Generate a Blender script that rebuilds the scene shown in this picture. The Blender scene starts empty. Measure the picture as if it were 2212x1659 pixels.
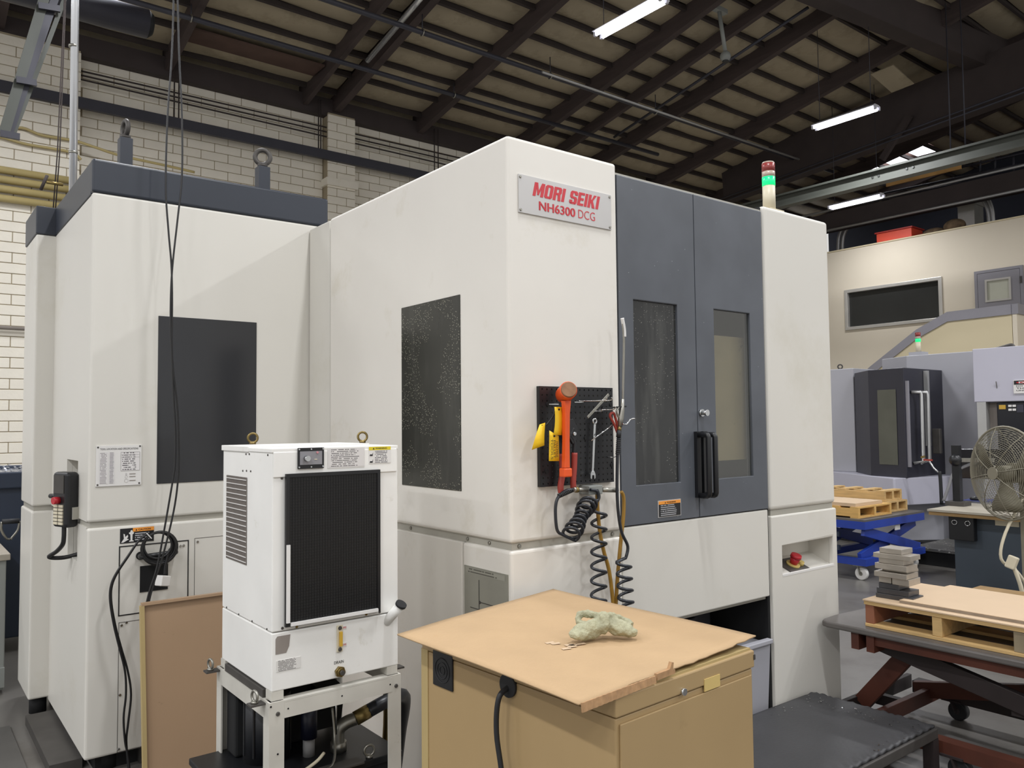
import bpy, bmesh, math, random
from mathutils import Vector, Matrix, Euler, noise as mnoise
random.seed(7)
SC = bpy.context.scene
COL = SC.collection

# ------------------------------------------------------------------ camera, world, exposure
YAW, PITCH, ROLL, FPX = math.radians(52.097), math.radians(2.755), math.radians(-0.568), 1728.3
EYE = Vector((0, 0, 1.65))
_f = Vector((math.cos(YAW)*math.cos(PITCH), math.sin(YAW)*math.cos(PITCH), math.sin(PITCH)))
_r = Vector((math.sin(YAW), -math.cos(YAW), 0)); _u = _r.cross(_f)
R_ = _r*math.cos(ROLL) + _u*math.sin(ROLL); U_ = -_r*math.sin(ROLL) + _u*math.cos(ROLL)
cam = bpy.data.cameras.new('camera'); cam.sensor_width = 36; cam.lens = 36*FPX/2212; cam.clip_end = 200; cam.clip_start = 0.05
camo = bpy.data.objects.new('camera', cam); COL.objects.link(camo)
camo.matrix_world = Matrix(((R_.x, U_.x, -_f.x, EYE.x), (R_.y, U_.y, -_f.y, EYE.y), (R_.z, U_.z, -_f.z, EYE.z), (0, 0, 0, 1)))
SC.camera = camo
w = bpy.data.worlds.new('shop_air'); SC.world = w; w.use_nodes = True
w.node_tree.nodes['Background'].inputs[0].default_value = (1.0, 0.985, 0.96, 1)
w.node_tree.nodes['Background'].inputs[1].default_value = 0.70
SC.view_settings.view_transform = 'Standard'; SC.view_settings.look = 'None'
SC.view_settings.exposure = 0.0; SC.view_settings.gamma = 1.0; SC.view_settings.use_curve_mapping = False
TUBE_W = 140.0     # watts of one twin-tube fixture

# ------------------------------------------------------------------ measuring helpers (photo survey -> metres)
def ray(x, y): return _f + R_*((x-1106)/FPX) - U_*((y-829.5)/FPX)
def onX(x, y, c): d = ray(x, y); return EYE + d*((c-EYE.x)/d.x)
def onY(x, y, c): d = ray(x, y); return EYE + d*((c-EYE.y)/d.y)
def onZ(x, y, c): d = ray(x, y); return EYE + d*((c-EYE.z)/d.z)
def at(x, y, dep): return EYE + ray(x, y)*dep
WY = 14.28; SL = 0.192; Z0 = 7.656
def zpur(Y): return Z0 + SL*(WY-Y)
def roof(x, y, dz=0):
    d = ray(x, y); return EYE + d*((Z0+SL*WY+dz-EYE.z)/(d.z+SL*d.y))
def proj(P):
    v = Vector(P)-EYE; w_ = v.dot(_f)
    if w_ <= 0.01: return None
    return (1106+FPX*v.dot(R_)/w_, 829.5-FPX*v.dot(U_)/w_)

# ------------------------------------------------------------------ materials
def lin(h):
    h = h.lstrip('#'); c = [int(h[i:i+2], 16)/255 for i in (0, 2, 4)]
    return tuple((x/12.92 if x <= .04045 else ((x+.055)/1.055)**2.4) for x in c)
MATS = {}
def mat(name, col, rough=.5, metal=0., var=.08, scale=3., bump=0., bscale=40., spec=.5, emit=0., coat=0., stretch=None, dirt=None, dirt_s=2., dirt_lo=.55):
    if name in MATS: return MATS[name]
    m = bpy.data.materials.new(name); m.use_nodes = True; nt = m.node_tree; N = nt.nodes; L = nt.links
    b = N['Principled BSDF']; c = lin(col)
    b.inputs['Roughness'].default_value = rough; b.inputs['Metallic'].default_value = metal
    b.inputs['Specular IOR Level'].default_value = spec; b.inputs['Coat Weight'].default_value = coat
    tc = N.new('ShaderNodeTexCoord'); mp = N.new('ShaderNodeMapping'); L.new(tc.outputs['Object'], mp.inputs[0])
    if stretch: mp.inputs['Scale'].default_value = stretch
    nz = N.new('ShaderNodeTexNoise'); nz.inputs['Scale'].default_value = scale; nz.inputs['Detail'].default_value = 5
    L.new(mp.outputs[0], nz.inputs['Vector'])
    rp = N.new('ShaderNodeValToRGB'); L.new(nz.outputs['Fac'], rp.inputs[0])
    rp.color_ramp.elements[0].position = .3; rp.color_ramp.elements[1].position = .7
    rp.color_ramp.elements[0].color = tuple(x*(1-var) for x in c)+(1,)
    rp.color_ramp.elements[1].color = tuple(min(1, x*(1+var*.6)) for x in c)+(1,)
    out = rp.outputs[0]
    if dirt:
        n2 = N.new('ShaderNodeTexNoise'); n2.inputs['Scale'].default_value = dirt_s; n2.inputs['Detail'].default_value = 8; n2.inputs['Roughness'].default_value = .7
        L.new(mp.outputs[0], n2.inputs['Vector'])
        r2 = N.new('ShaderNodeValToRGB'); L.new(n2.outputs['Fac'], r2.inputs[0])
        r2.color_ramp.elements[0].position = dirt_lo; r2.color_ramp.elements[1].position = dirt_lo+.18
        mx = N.new('ShaderNodeMixRGB'); L.new(r2.outputs[0], mx.inputs[0]); L.new(out, mx.inputs[1]); mx.inputs[2].default_value = lin(dirt)+(1,)
        out = mx.outputs[0]
    L.new(out, b.inputs['Base Color'])
    if emit:
        b.inputs['Emission Color'].default_value = c+(1,); b.inputs['Emission Strength'].default_value = emit
    if bump:
        n3 = N.new('ShaderNodeTexNoise'); n3.inputs['Scale'].default_value = bscale; n3.inputs['Detail'].default_value = 3
        L.new(mp.outputs[0], n3.inputs['Vector'])
        bp = N.new('ShaderNodeBump'); bp.inputs['Strength'].default_value = bump; bp.inputs['Distance'].default_value = .01
        L.new(n3.outputs['Fac'], bp.inputs['Height']); L.new(bp.outputs[0], b.inputs['Normal'])
    MATS[name] = m; return m
def speck_mat(name, col, rough, speck, dens, size, streak=0., metal=0.):
    """a base colour with small bright chips or droplets scattered on it"""
    m = mat(name, col, rough, metal, var=.15, scale=4); nt = m.node_tree; N = nt.nodes; L = nt.links; b = N['Principled BSDF']
    src = b.inputs['Base Color'].links[0].from_socket
    tc = N['Texture Coordinate']
    vo = N.new('ShaderNodeTexVoronoi'); vo.inputs['Scale'].default_value = dens; L.new(tc.outputs['Object'], vo.inputs['Vector'])
    lt = N.new('ShaderNodeMath'); lt.operation = 'LESS_THAN'; lt.inputs[1].default_value = size; L.new(vo.outputs['Distance'], lt.inputs[0])
    nz = N.new('ShaderNodeTexNoise'); nz.inputs['Scale'].default_value = 5; L.new(tc.outputs['Object'], nz.inputs['Vector'])
    gt = N.new('ShaderNodeMath'); gt.operation = 'GREATER_THAN'; gt.inputs[1].default_value = .5; L.new(nz.outputs['Fac'], gt.inputs[0])
    mu = N.new('ShaderNodeMath'); mu.operation = 'MULTIPLY'; L.new(lt.outputs[0], mu.inputs[0]); L.new(gt.outputs[0], mu.inputs[1])
    if streak:
        mp = N.new('ShaderNodeMapping'); mp.inputs['Scale'].default_value = (9, 9, 1.3); L.new(tc.outputs['Object'], mp.inputs[0])
        n2 = N.new('ShaderNodeTexNoise'); n2.inputs['Scale'].default_value = 2; n2.inputs['Detail'].default_value = 6; L.new(mp.outputs[0], n2.inputs['Vector'])
        rr = N.new('ShaderNodeValToRGB'); rr.color_ramp.elements[0].position = .5; rr.color_ramp.elements[1].position = .8
        rr.color_ramp.elements[1].color = (streak, streak, streak*.9, 1); rr.color_ramp.elements[0].color = (0, 0, 0, 1); L.new(n2.outputs['Fac'], rr.inputs[0])
        ad = N.new('ShaderNodeMixRGB'); ad.blend_type = 'ADD'; ad.inputs[0].default_value = 1; L.new(src, ad.inputs[1]); L.new(rr.outputs[0], ad.inputs[2]); src = ad.outputs[0]
    mx = N.new('ShaderNodeMixRGB'); L.new(mu.outputs[0], mx.inputs[0]); L.new(src, mx.inputs[1]); mx.inputs[2].default_value = lin(speck)+(1,)
    L.new(mx.outputs[0], b.inputs['Base Color']); return m
def print_mat(name, bg, ink, rows, cols=18., seed=0., fill=.62, rough=.45):
    """flat small print: rows of broken ink dashes on a label (uv space)"""
    if name in MATS: return MATS[name]
    m = bpy.data.materials.new(name); m.use_nodes = True; nt = m.node_tree; N = nt.nodes; L = nt.links; b = N['Principled BSDF']
    b.inputs['Roughness'].default_value = rough
    uv = N.new('ShaderNodeUVMap'); sp = N.new('ShaderNodeSeparateXYZ'); L.new(uv.outputs[0], sp.inputs[0])
    def mth(op, a, bb):
        n = N.new('ShaderNodeMath'); n.operation = op
        for i, v in enumerate((a, bb)):
            if v is None: continue
            if isinstance(v, (int, float)): n.inputs[i].default_value = v
            else: L.new(v, n.inputs[i])
        return n.outputs[0]
    rv = mth('MULTIPLY', sp.outputs[1], rows); fr = mth('FRACT', rv, None); fl = mth('FLOOR', rv, None)
    row = mth('MULTIPLY', mth('GREATER_THAN', fr, .28), mth('LESS_THAN', fr, .74))
    cx = N.new('ShaderNodeCombineXYZ'); L.new(mth('MULTIPLY', sp.outputs[0], cols), cx.inputs[0]); L.new(mth('MULTIPLY', fl, 7.31), cx.inputs[1]); cx.inputs[2].default_value = seed
    nz = N.new('ShaderNodeTexNoise'); nz.inputs['Scale'].default_value = 1.; nz.inputs['Detail'].default_value = 1; L.new(cx.outputs[0], nz.inputs['Vector'])
    ink_on = mth('LESS_THAN', nz.outputs['Fac'], fill)
    # ragged right margin
    c2 = N.new('ShaderNodeCombineXYZ'); L.new(mth('MULTIPLY', fl, 3.7), c2.inputs[1]); c2.inputs[0].default_value = seed+5.
    n2 = N.new('ShaderNodeTexNoise'); n2.inputs['Scale'].default_value = 1.; L.new(c2.outputs[0], n2.inputs['Vector'])
    mar = mth('LESS_THAN', sp.outputs[0], mth('ADD', mth('MULTIPLY', n2.outputs['Fac'], .6), .5))
    edge = mth('MULTIPLY', mth('GREATER_THAN', sp.outputs[0], .06), mth('LESS_THAN', sp.outputs[0], .94))
    k = mth('MULTIPLY', mth('MULTIPLY', row, ink_on), mth('MULTIPLY', mar, edge))
    mx = N.new('ShaderNodeMixRGB'); L.new(k, mx.inputs[0]); mx.inputs[1].default_value = lin(bg)+(1,); mx.inputs[2].default_value = lin(ink)+(1,)
    L.new(mx.outputs[0], b.inputs['Base Color']); MATS[name] = m; return m

M_WHITE = mat('machine_white', '#d5d2ca', .42, var=.02, scale=1.2, dirt='#ccc8bc', dirt_s=1.1, dirt_lo=.56)
M_WHITE2 = mat('machine_white_stained', '#e2ded6', .45, var=.03, scale=2.2, dirt='#d3cdbf', dirt_s=2.6, dirt_lo=.58)
M_TRIM = mat('seam_trim', '#a9a69c', .4, var=.05)
M_NAVY = mat('navy_band', '#2e333d', .38, var=.08, scale=2)
M_DOOR = speck_mat('door_grey', '#565a61', .42, '#c9ccd0', 26, .035)
M_BLACK = mat('black_plastic', '#17181b', .4, var=.1)
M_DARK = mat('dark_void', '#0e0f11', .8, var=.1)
M_PANE = mat('smoked_pane', '#2f3033', .16, var=.1, scale=2)
M_PANE2 = speck_mat('speckled_pane', '#33332e', .2, '#a8a695', 120, .2, streak=.02)
M_PANE3 = speck_mat('streaked_pane', '#2e2f2f', .12, '#b4b3aa', 95, .11, streak=.05)
M_INPANEL = mat('inner_panel_beige', '#a3977a', .35, .0, var=.12, scale=6, dirt='#5d5442', dirt_s=16, dirt_lo=.62)
M_CHROME = mat('chrome', '#c9cbcc', .18, 1., var=.05)
M_STEEL = mat('zinc_steel', '#9c9a92', .38, .9, var=.12, scale=20)
M_BRASS = mat('yellow_zinc', '#8d7b4e', .38, .85, var=.15, scale=15)
M_IRON = mat('cast_iron_dark', '#55524f', .55, .5, var=.15, scale=10)
M_RED = mat('red_plastic', '#b5202c', .35, var=.05)
M_REDINK = mat('red_ink', '#c8323c', .5, var=.02)
M_SIGN = mat('sign_silver', '#c3c1bf', .4, .25, var=.04)
M_ORANGE = mat('hazard_orange', '#f09a3a', .45, var=.03)
M_YELLOW = mat('tag_yellow', '#f0c419', .5, var=.06)
M_INK = mat('black_ink', '#16161a', .5, var=.02)
M_PAPER = mat('label_white', '#dedcd9', .5, var=.03)
M_LABELGREY = mat('label_edge_grey', '#b8b6b4', .5, var=.03)
M_CHILL = mat('chiller_white', '#ebeae6', .4, var=.05, scale=4, dirt='#b9b19c', dirt_s=5, dirt_lo=.62)
M_FRAMEW = mat('stand_white', '#c9c6bd', .42, var=.08, scale=8, dirt='#8d7f62', dirt_s=9, dirt_lo=.66)
M_TAN = mat('tan_steel', '#a98f66', .42, var=.06, scale=2, dirt='#8a7350', dirt_s=2.5, dirt_lo=.62)
M_TAN2 = mat('tan_enamel_board', '#a88c70', .4, var=.05, scale=2, dirt='#5f4a38', dirt_s=26, dirt_lo=.655)
M_TANEDGE = mat('tan_edge', '#b39e6e', .5, var=.06)
M_CARD = mat('cardboard', '#b79a75', .8, var=.06, scale=6, bump=.15, bscale=90, dirt='#b8935f', dirt_s=7, dirt_lo=.66)
M_CARDEDGE = mat('cardboard_edge', '#b08a63', .85, var=.2, scale=60)
M_GLOVE = mat('glove_cloth', '#aaa88c', .9, var=.22, scale=30, bump=.5, bscale=160)
M_RUBBER = mat('rubber_black', '#202124', .6, var=.15, scale=12)
M_MAT = mat('rubber_mat', '#3a3a3c', .55, var=.2, scale=3, bump=.2, bscale=60)
M_HOSE = mat('hose_black', '#24272d', .35, var=.08)
M_HOSEY = mat('hose_ochre', '#9a7428', .45, var=.1)
M_CABLE = mat('cable_black', '#1b1b1d', .4, var=.08)
M_CABLEG = mat('cable_grey', '#77777a', .5, var=.1)
M_HAMMER = mat('hammer_orange', '#e4571f', .42, var=.06)
M_HAMMERF = mat('hammer_face_worn', '#8f6a50', .8, var=.25, scale=30)
M_GRIPRED = mat('grip_red', '#9b3a30', .5, var=.1)
M_FLOOR = mat('concrete_floor', '#6a6763', .3, var=.16, scale=.9, dirt='#4d4843', dirt_s=.8, dirt_lo=.5, bump=.05, bscale=12)
M_FLOORPL = mat('floor_cover_plate', '#5a5855', .45, .2, var=.15, scale=4)
M_MORTAR = mat('mortar', '#a79b83', .9, var=.1, scale=6)
M_BRICK = mat('painted_block', '#ece6d8', .65, var=.05, scale=2.5, bump=.25, bscale=26, dirt='#c5b896', dirt_s=1.2, dirt_lo=.6)
M_CREAM = mat('cream_plaster', '#dcd2bf', .7, var=.03, scale=.6)
M_CREAM2 = mat('cream_plaster_low', '#d6c9a8', .7, var=.03, scale=.6)
M_GREYPAINT = mat('grey_violet_paint', '#8d8b92', .45, var=.04)
M_PURLIN = mat('timber_dark', '#453a38', .8, var=.25, scale=1.5, stretch=(6, .6, 6))
M_DECKW = mat('timber_red', '#5b463e', .75, var=.25, scale=2)
M_BATTEN = mat('batten_timber', '#3a3230', .8, var=.2, scale=3)
M_INSUL = mat('insulation_facing', '#a49881', .55, var=.12, scale=1.6, bump=.35, bscale=7, dirt='#857a65', dirt_s=1.2, dirt_lo=.52)
M_GLULAM = mat('glulam_dark', '#3d3433', .75, var=.15, scale=2)
M_PIPEDK = mat('pipe_dark', '#3c3c45', .5, .2, var=.1)
M_PIPELT = mat('conduit_galv', '#b9b9b8', .4, .6, var=.08)
M_PIPECR = mat('pipe_cream', '#b9a874', .5, var=.08)
M_PIPEAL = mat('pipe_aluminium', '#d5d7da', .25, .7, var=.05)
M_IBEAM = mat('beam_greygreen', '#50534d', .55, var=.08)
M_DARKWALL = mat('dark_blue_wall', '#2b2e3a', .8, var=.1)
M_TUBE = mat('tube_light', '#f4f3ff', .4, var=0, emit=9.)
M_FIXT = mat('fixture_white', '#cfcfd6', .5, var=.03)
M_SKY = mat('skylight_panel', '#f6f7ff', .4, var=0, emit=3.2)
M_PLY = mat('plywood_warm', '#d9a866', .6, var=.2, scale=2, stretch=(8, 1, 1))
M_GREEN = mat('beacon_green', '#0fc06b', .3, var=0, emit=1.6)
M_BEACON_RED = mat('beacon_red', '#8e3a37', .3, var=.03)
M_BEACON_CLR = mat('beacon_clear', '#b9a89a', .3, var=.03)
M_BEACON_BASE = mat('beacon_base', '#d3cab2', .45, var=.04)
M_M2GREY = mat('second_machine_grey', '#a7a7ae', .45, var=.04, scale=1.2)
M_M2WHITE = mat('second_machine_white', '#bcbbc8', .45, var=.04, scale=1.2)
M_M2DARK = mat('second_machine_dark', '#2c2c36', .4, var=.08)
M_BLUE = mat('lift_blue', '#233f9e', .4, var=.1, scale=6)
M_LIFTTOP = mat('lift_top_grey', '#6a6663', .5, .3, var=.12, scale=5)
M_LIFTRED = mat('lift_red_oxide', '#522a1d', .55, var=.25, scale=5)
M_LIFTDK = mat('lift_dark_steel', '#2c2424', .6, var=.2, scale=5)  # darker tone for lift frame, casters and platform legs
M_WOOD = mat('pallet_wood', '#c9a872', .7, var=.18, scale=4, stretch=(9, 1.2, 9), dirt='#8f7a55', dirt_s=5, dirt_lo=.62)
M_WOOD2 = mat('pallet_wood_new', '#d3a964', .65, var=.15, scale=5, stretch=(9, 1.2, 9))
M_WOODRED = mat('pallet_block_red', '#8d5a41', .7, var=.15, scale=8)
M_BOARD = mat('fibreboard_pale', '#c9b092', .7, var=.03, scale=5)
M_BOARDE = mat('fibreboard_edge', '#8f8171', .8, var=.15, scale=20)
M_ALU = mat('aluminium_block', '#b9b2a8', .32, .75, var=.12, scale=14)
M_ALUDK = mat('steel_block_dark', '#5b5c60', .35, .8, var=.15, scale=14)
M_SLATE = mat('slate_steel', '#3d4650', .45, var=.07, scale=2)
M_DESKTOP = mat('bench_top', '#a9a294', .5, var=.05)
M_BENCHED = mat('bench_wood_edge', '#8c7047', .6, var=.15, scale=8)
M_FAN = mat('fan_grey', '#8f8a7a', .45, .3, var=.1)
M_FANBL = mat('fan_blade', '#7f7a68', .5, .2, var=.08)
M_BINBLUE = mat('bin_blue', '#2c3648', .5, var=.1)
M_CHIP = mat('metal_chips', '#b9bcc4', .3, .8, var=.4, scale=40)
M_GREYCAB = mat('grey_low_cabinet', '#8a8d89', .45, var=.06)
M_CABTOP = mat('cabinet_top_worn', '#a29a8d', .6, var=.12, scale=8)
M_REDBOX = mat('red_box', '#d8492c', .5, var=.04)
M_RUG = mat('rolled_cloth', '#6d5a44', .9, var=.45, scale=9)
M_DUCT = mat('galvanised_duct', '#bdbbb2', .4, .5, var=.12)
M_GAUGE = mat('gauge_amber', '#c9a23f', .3, var=.1)
M_ESTOPY = mat('estop_yellow', '#c9b26a', .5, var=.05)
M_SCREEN = mat('screen_dark', '#15161d', .2, var=.05)
M_PADBLUE = mat('mouse_pad_blue', '#39427a', .7, var=.05)
M_GREYSTICK = mat('grey_patch', '#8d857e', .6, var=.06)
def clear_mat():
    m = bpy.data.materials.new('clear_pane'); m.use_nodes = True; N = m.node_tree.nodes; L = m.node_tree.links
    N.remove(N['Principled BSDF']); o = N['Material Output']
    t = N.new('ShaderNodeBsdfTransparent'); t.inputs[0].default_value = (.82, .82, .78, 1)
    g = N.new('ShaderNodeBsdfGlossy'); g.inputs['Roughness'].default_value = .06; g.inputs[0].default_value = (.9, .9, .9, 1)
    mx = N.new('ShaderNodeMixShader'); mx.inputs[0].default_value = .10; L.new(t.outputs[0], mx.inputs[1]); L.new(g.outputs[0], mx.inputs[2]); L.new(mx.outputs[0], o.inputs[0]); return m
M_CLEAR = clear_mat()

# ------------------------------------------------------------------ mesh helpers
ORIG = {}
def crom(pts, n=6):
    pts = [Vector(p) for p in pts]
    if len(pts) < 3: return pts
    out = []
    for i in range(len(pts)-1):
        p0 = pts[max(i-1, 0)]; p1 = pts[i]; p2 = pts[i+1]; p3 = pts[min(i+2, len(pts)-1)]
        for k in range(n):
            t = k/n
            out.append(.5*((2*p1)+(p2-p0)*t+(2*p0-5*p1+4*p2-p3)*t*t+(3*p1-p0-3*p2+p3)*t**3))
    out.append(pts[-1]); return out
class MB:
    def __init__(s): s.v = []; s.f = []; s.uv = {}; s.sm = set()
    def add(s, vs, fs, smooth=False):
        b = len(s.v); s.v += [Vector(p) for p in vs]
        for f in fs:
            if smooth: s.sm.add(len(s.f))
            s.f.append([b+i for i in f])
        return s
    def box(s, x0, x1, y0, y1, z0, z1):
        x0, x1 = sorted((x0, x1)); y0, y1 = sorted((y0, y1)); z0, z1 = sorted((z0, z1))
        return s.add([(x0,y0,z0),(x1,y0,z0),(x1,y1,z0),(x0,y1,z0),(x0,y0,z1),(x1,y0,z1),(x1,y1,z1),(x0,y1,z1)],
                     [(3,2,1,0),(4,5,6,7),(0,1,5,4),(1,2,6,5),(2,3,7,6),(3,0,4,7)])
    def bar(s, p, q, w, h, up=(0,0,1)):
        p = Vector(p); q = Vector(q); d = (q-p).normalized(); up = Vector(up)
        a = d.cross(up)
        if a.length < 1e-4: a = d.cross(Vector((1,0,0)))
        a.normalize(); b = a.cross(d).normalized(); a *= w/2; b *= h/2
        vs = [p-a-b, p+a-b, p+a+b, p-a+b, q-a-b, q+a-b, q+a+b, q-a+b]
        return s.add(vs, [(0,1,2,3),(7,6,5,4),(0,4,5,1),(1,5,6,2),(2,6,7,3),(3,7,4,0)])
    def cyl(s, p, q, r, n=16, r2=None, caps=True):
        p = Vector(p); q = Vector(q); d = (q-p).normalized(); a = d.orthogonal().normalized(); b = d.cross(a); r2 = r if r2 is None else r2
        vs = [];
        for i in range(n):
            t = 2*math.pi*i/n; o = a*math.cos(t)+b*math.sin(t); vs += [p+o*r, q+o*r2]
        fs = [(2*i, 2*((i+1) % n), 2*((i+1) % n)+1, 2*i+1) for i in range(n)]
        s.add(vs, fs, True)
        if caps:
            k = len(s.v)-2*n
            s.f.append([k+2*i for i in range(n)][::-1]); s.f.append([k+2*i+1 for i in range(n)])
        return s
    def tube(s, pts, r, n=8, closed=False, smooth=True):
        pts = [Vector(p) for p in pts]; m = len(pts); rings = []; prev = None
        for i, p in enumerate(pts):
            if closed: d = pts[(i+1) % m]-pts[i-1]
            else: d = pts[min(i+1, m-1)]-pts[max(i-1, 0)]
            if d.length < 1e-9: d = Vector((0,0,1))
            d.normalize()
            a = d.orthogonal() if prev is None else prev-d*prev.dot(d)
            if a.length < 1e-6: a = d.orthogonal()
            a.normalize(); prev = a; b = d.cross(a)
            rr = r[i] if isinstance(r, (list, tuple)) else r
            rings.append([p+(a*math.cos(2*math.pi*k/n)+b*math.sin(2*math.pi*k/n))*rr for k in range(n)])
        vs = [v for R in rings for v in R]; fs = []
        for i in range(m if closed else m-1):
            j = (i+1) % m
            for k in range(n): fs.append((i*n+k, i*n+(k+1) % n, j*n+(k+1) % n, j*n+k))
        s.add(vs, fs, smooth)
        if not closed:
            b0 = len(s.v)-len(vs); s.f.append([b0+k for k in range(n)][::-1]); s.f.append([b0+(m-1)*n+k for k in range(n)])
        return s
    def ring(s, c, axis, R, r, n=24, k=8):
        c = Vector(c); ax = Vector(axis).normalized(); a = ax.orthogonal().normalized(); b = ax.cross(a)
        return s.tube([c+(a*math.cos(2*math.pi*i/n)+b*math.sin(2*math.pi*i/n))*R for i in range(n)], r, k, True)
    def ball(s, c, r, n=14, m=9, sz=(1,1,1)):
        c = Vector(c); vs = []; fs = []
        for i in range(m+1):
            ph = math.pi*i/m
            for k in range(n):
                t = 2*math.pi*k/n; vs.append(c+Vector((math.sin(ph)*math.cos(t)*r*sz[0], math.sin(ph)*math.sin(t)*r*sz[1], math.cos(ph)*r*sz[2])))
        for i in range(m):
            for k in range(n): fs.append((i*n+k, (i+1)*n+k, (i+1)*n+(k+1) % n, i*n+(k+1) % n))
        return s.add(vs, fs, True)
    def prism(s, poly, axis, a, b):
        """poly: 2D points; axis 'x': (y,z) extruded in x; 'y': (x,z); 'z': (x,y)"""
        def P(p, t): return {'x': (t, p[0], p[1]), 'y': (p[0], t, p[1]), 'z': (p[0], p[1], t)}[axis]
        n = len(poly); vs = [P(p, a) for p in poly]+[P(p, b) for p in poly]
        fs = [list(range(n))[::-1], list(range(n, 2*n))]+[(i, (i+1) % n, n+(i+1) % n, n+i) for i in range(n)]
        return s.add(vs, fs)
    def slab_hole(s, axis, o, h, a, b):
        """rectangular slab o=(u0,u1,v0,v1) with a rectangular hole h, from depth a to b along axis"""
        def P(u, v, t): return {'x': (t, u, v), 'y': (u, t, v), 'z': (u, v, t)}[axis]
        R = lambda q: [(q[0],q[2]),(q[1],q[2]),(q[1],q[3]),(q[0],q[3])]
        vs = []
        for t in (a, b):
            vs += [P(*p, t) for p in R(o)]+[P(*p, t) for p in R(h)]
        fs = []
        for base, fl in ((0, False), (8, True)):
            for i in range(4):
                f = [base+i, base+(i+1) % 4, base+4+(i+1) % 4, base+4+i]; fs.append(f[::-1] if fl else f)
        for i in range(4):
            fs.append((i, 8+i, 8+(i+1) % 4, (i+1) % 4)); fs.append((4+i, 4+(i+1) % 4, 12+(i+1) % 4, 12+i))
        return s.add(vs, fs)
    def quad(s, a, b, c, d):
        s.uv[len(s.f)] = [(0,0),(1,0),(1,1),(0,1)]
        return s.add([a, b, c, d], [(0,1,2,3)])
    def labelY(s, x0, x1, z0, z1, y): return s.quad((x0,y,z0),(x1,y,z0),(x1,y,z1),(x0,y,z1))
    def labelX(s, y0, y1, z0, z1, x): return s.quad((x,y1,z0),(x,y0,z0),(x,y0,z1),(x,y1,z1))
    def build(s, name, m, parent=None, bevel=0, seg=2, smooth=False, local=False, recalc=True):
        vs = s.v
        if parent is None:
            lo = Vector((min(v.x for v in vs), min(v.y for v in vs), min(v.z for v in vs))); hi = Vector((max(v.x for v in vs), max(v.y for v in vs), max(v.z for v in vs)))
            org = Vector(((lo.x+hi.x)/2, (lo.y+hi.y)/2, lo.z))
        else: org = Vector((0,0,0)) if local else ORIG[parent.name]
        me = bpy.data.meshes.new(name); me.from_pydata([v-org for v in vs], [], s.f)
        if s.uv:
            ul = me.uv_layers.new(name='UVMap')
            for pi, uvs in s.uv.items():
                for li, uv in zip(me.polygons[pi].loop_indices, uvs): ul.data[li].uv = uv
        for i, p in enumerate(me.polygons): p.use_smooth = smooth or (i in s.sm)
        if recalc and not s.uv:
            bm = bmesh.new(); bm.from_mesh(me); bmesh.ops.recalc_face_normals(bm, faces=bm.faces); bm.to_mesh(me); bm.free()
        me.materials.append(m)
        o = bpy.data.objects.new(name, me); COL.objects.link(o)
        if parent is None: o.location = org; ORIG[o.name] = org
        else: o.parent = parent; ORIG[o.name] = Vector((0,0,0)) if local else ORIG[parent.name]
        if bevel:
            md = o.modifiers.new('edge', 'BEVEL'); md.width = bevel; md.segments = seg; md.limit_method = 'ANGLE'; md.angle_limit = .6
            md.harden_normals = False
        return o
def tag(o, label=None, cat=None, group=None, kind=None):
    if label: o['label'] = label
    if cat: o['category'] = cat
    if group: o['group'] = group
    if kind: o['kind'] = kind
    return o
def thing(name, label, cat, loc, rz=0, group=None):
    o = bpy.data.objects.new(name, None); COL.objects.link(o); o.location = loc; o.rotation_euler[2] = rz; o.empty_display_size = .1
    ORIG[o.name] = Vector(loc); return tag(o, label, cat, group)
def struct(name, loc=(0,0,0)):
    o = bpy.data.objects.new(name, None); COL.objects.link(o); o.location = loc; ORIG[o.name] = Vector(loc); o['kind'] = 'structure'; return o
def B(*a): return MB().box(*a)
def copy_obj(o, parent, loc=None):
    c = o.copy(); COL.objects.link(c); c.parent = parent
    if loc is not None: c.location = loc
    ORIG[c.name] = ORIG.get(o.name, Vector((0,0,0))); return c
def text(s_, name, m, parent, box, y, axis='y', shear=0., bold=0., local=False):
    """lettering fitted into box=(u0,u1,z0,z1) on the plane axis=y"""
    cu = bpy.data.curves.new(name, 'FONT'); cu.body = s_; cu.shear = shear; cu.offset = bold; cu.size = 1; cu.resolution_u = 3
    t = bpy.data.objects.new(name, cu); COL.objects.link(t); bpy.context.view_layer.update()
    me = bpy.data.meshes.new_from_object(t.evaluated_get(bpy.context.evaluated_depsgraph_get())); bpy.data.objects.remove(t); bpy.data.curves.remove(cu)
    xs = [v.co.x for v in me.vertices]; ys = [v.co.y for v in me.vertices]; x0, x1, y0, y1 = min(xs), max(xs), min(ys), max(ys)
    org = Vector((0,0,0)) if local else ORIG[parent.name]
    for v in me.vertices:
        a = (v.co.x-x0)/(x1-x0); b = (v.co.y-y0)/(y1-y0); u = box[0]+a*(box[1]-box[0]); z = box[2]+b*(box[3]-box[2])
        v.co = (Vector((u, y, z)) if axis == 'y' else Vector((y, u, z)) if axis == 'x' else Vector((u, z, y)))-org
    me.materials.clear(); me.materials.append(m)
    o = bpy.data.objects.new(name, me); COL.objects.link(o); o.parent = parent; return o
def screws(parent, pts, r, nrm, m=None, name='screw'):
    src = None
    for p in pts:
        p = Vector(p); n = Vector(nrm)
        if src is None:
            mb = MB().cyl(Vector((0,0,0)), n*r*.6, r, 10, r*.75); src = mb.build(name, m or M_STEEL, parent, local=True); src.location = p-ORIG[parent.name]
        else: copy_obj(src, parent, p-ORIG[parent.name])
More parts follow.
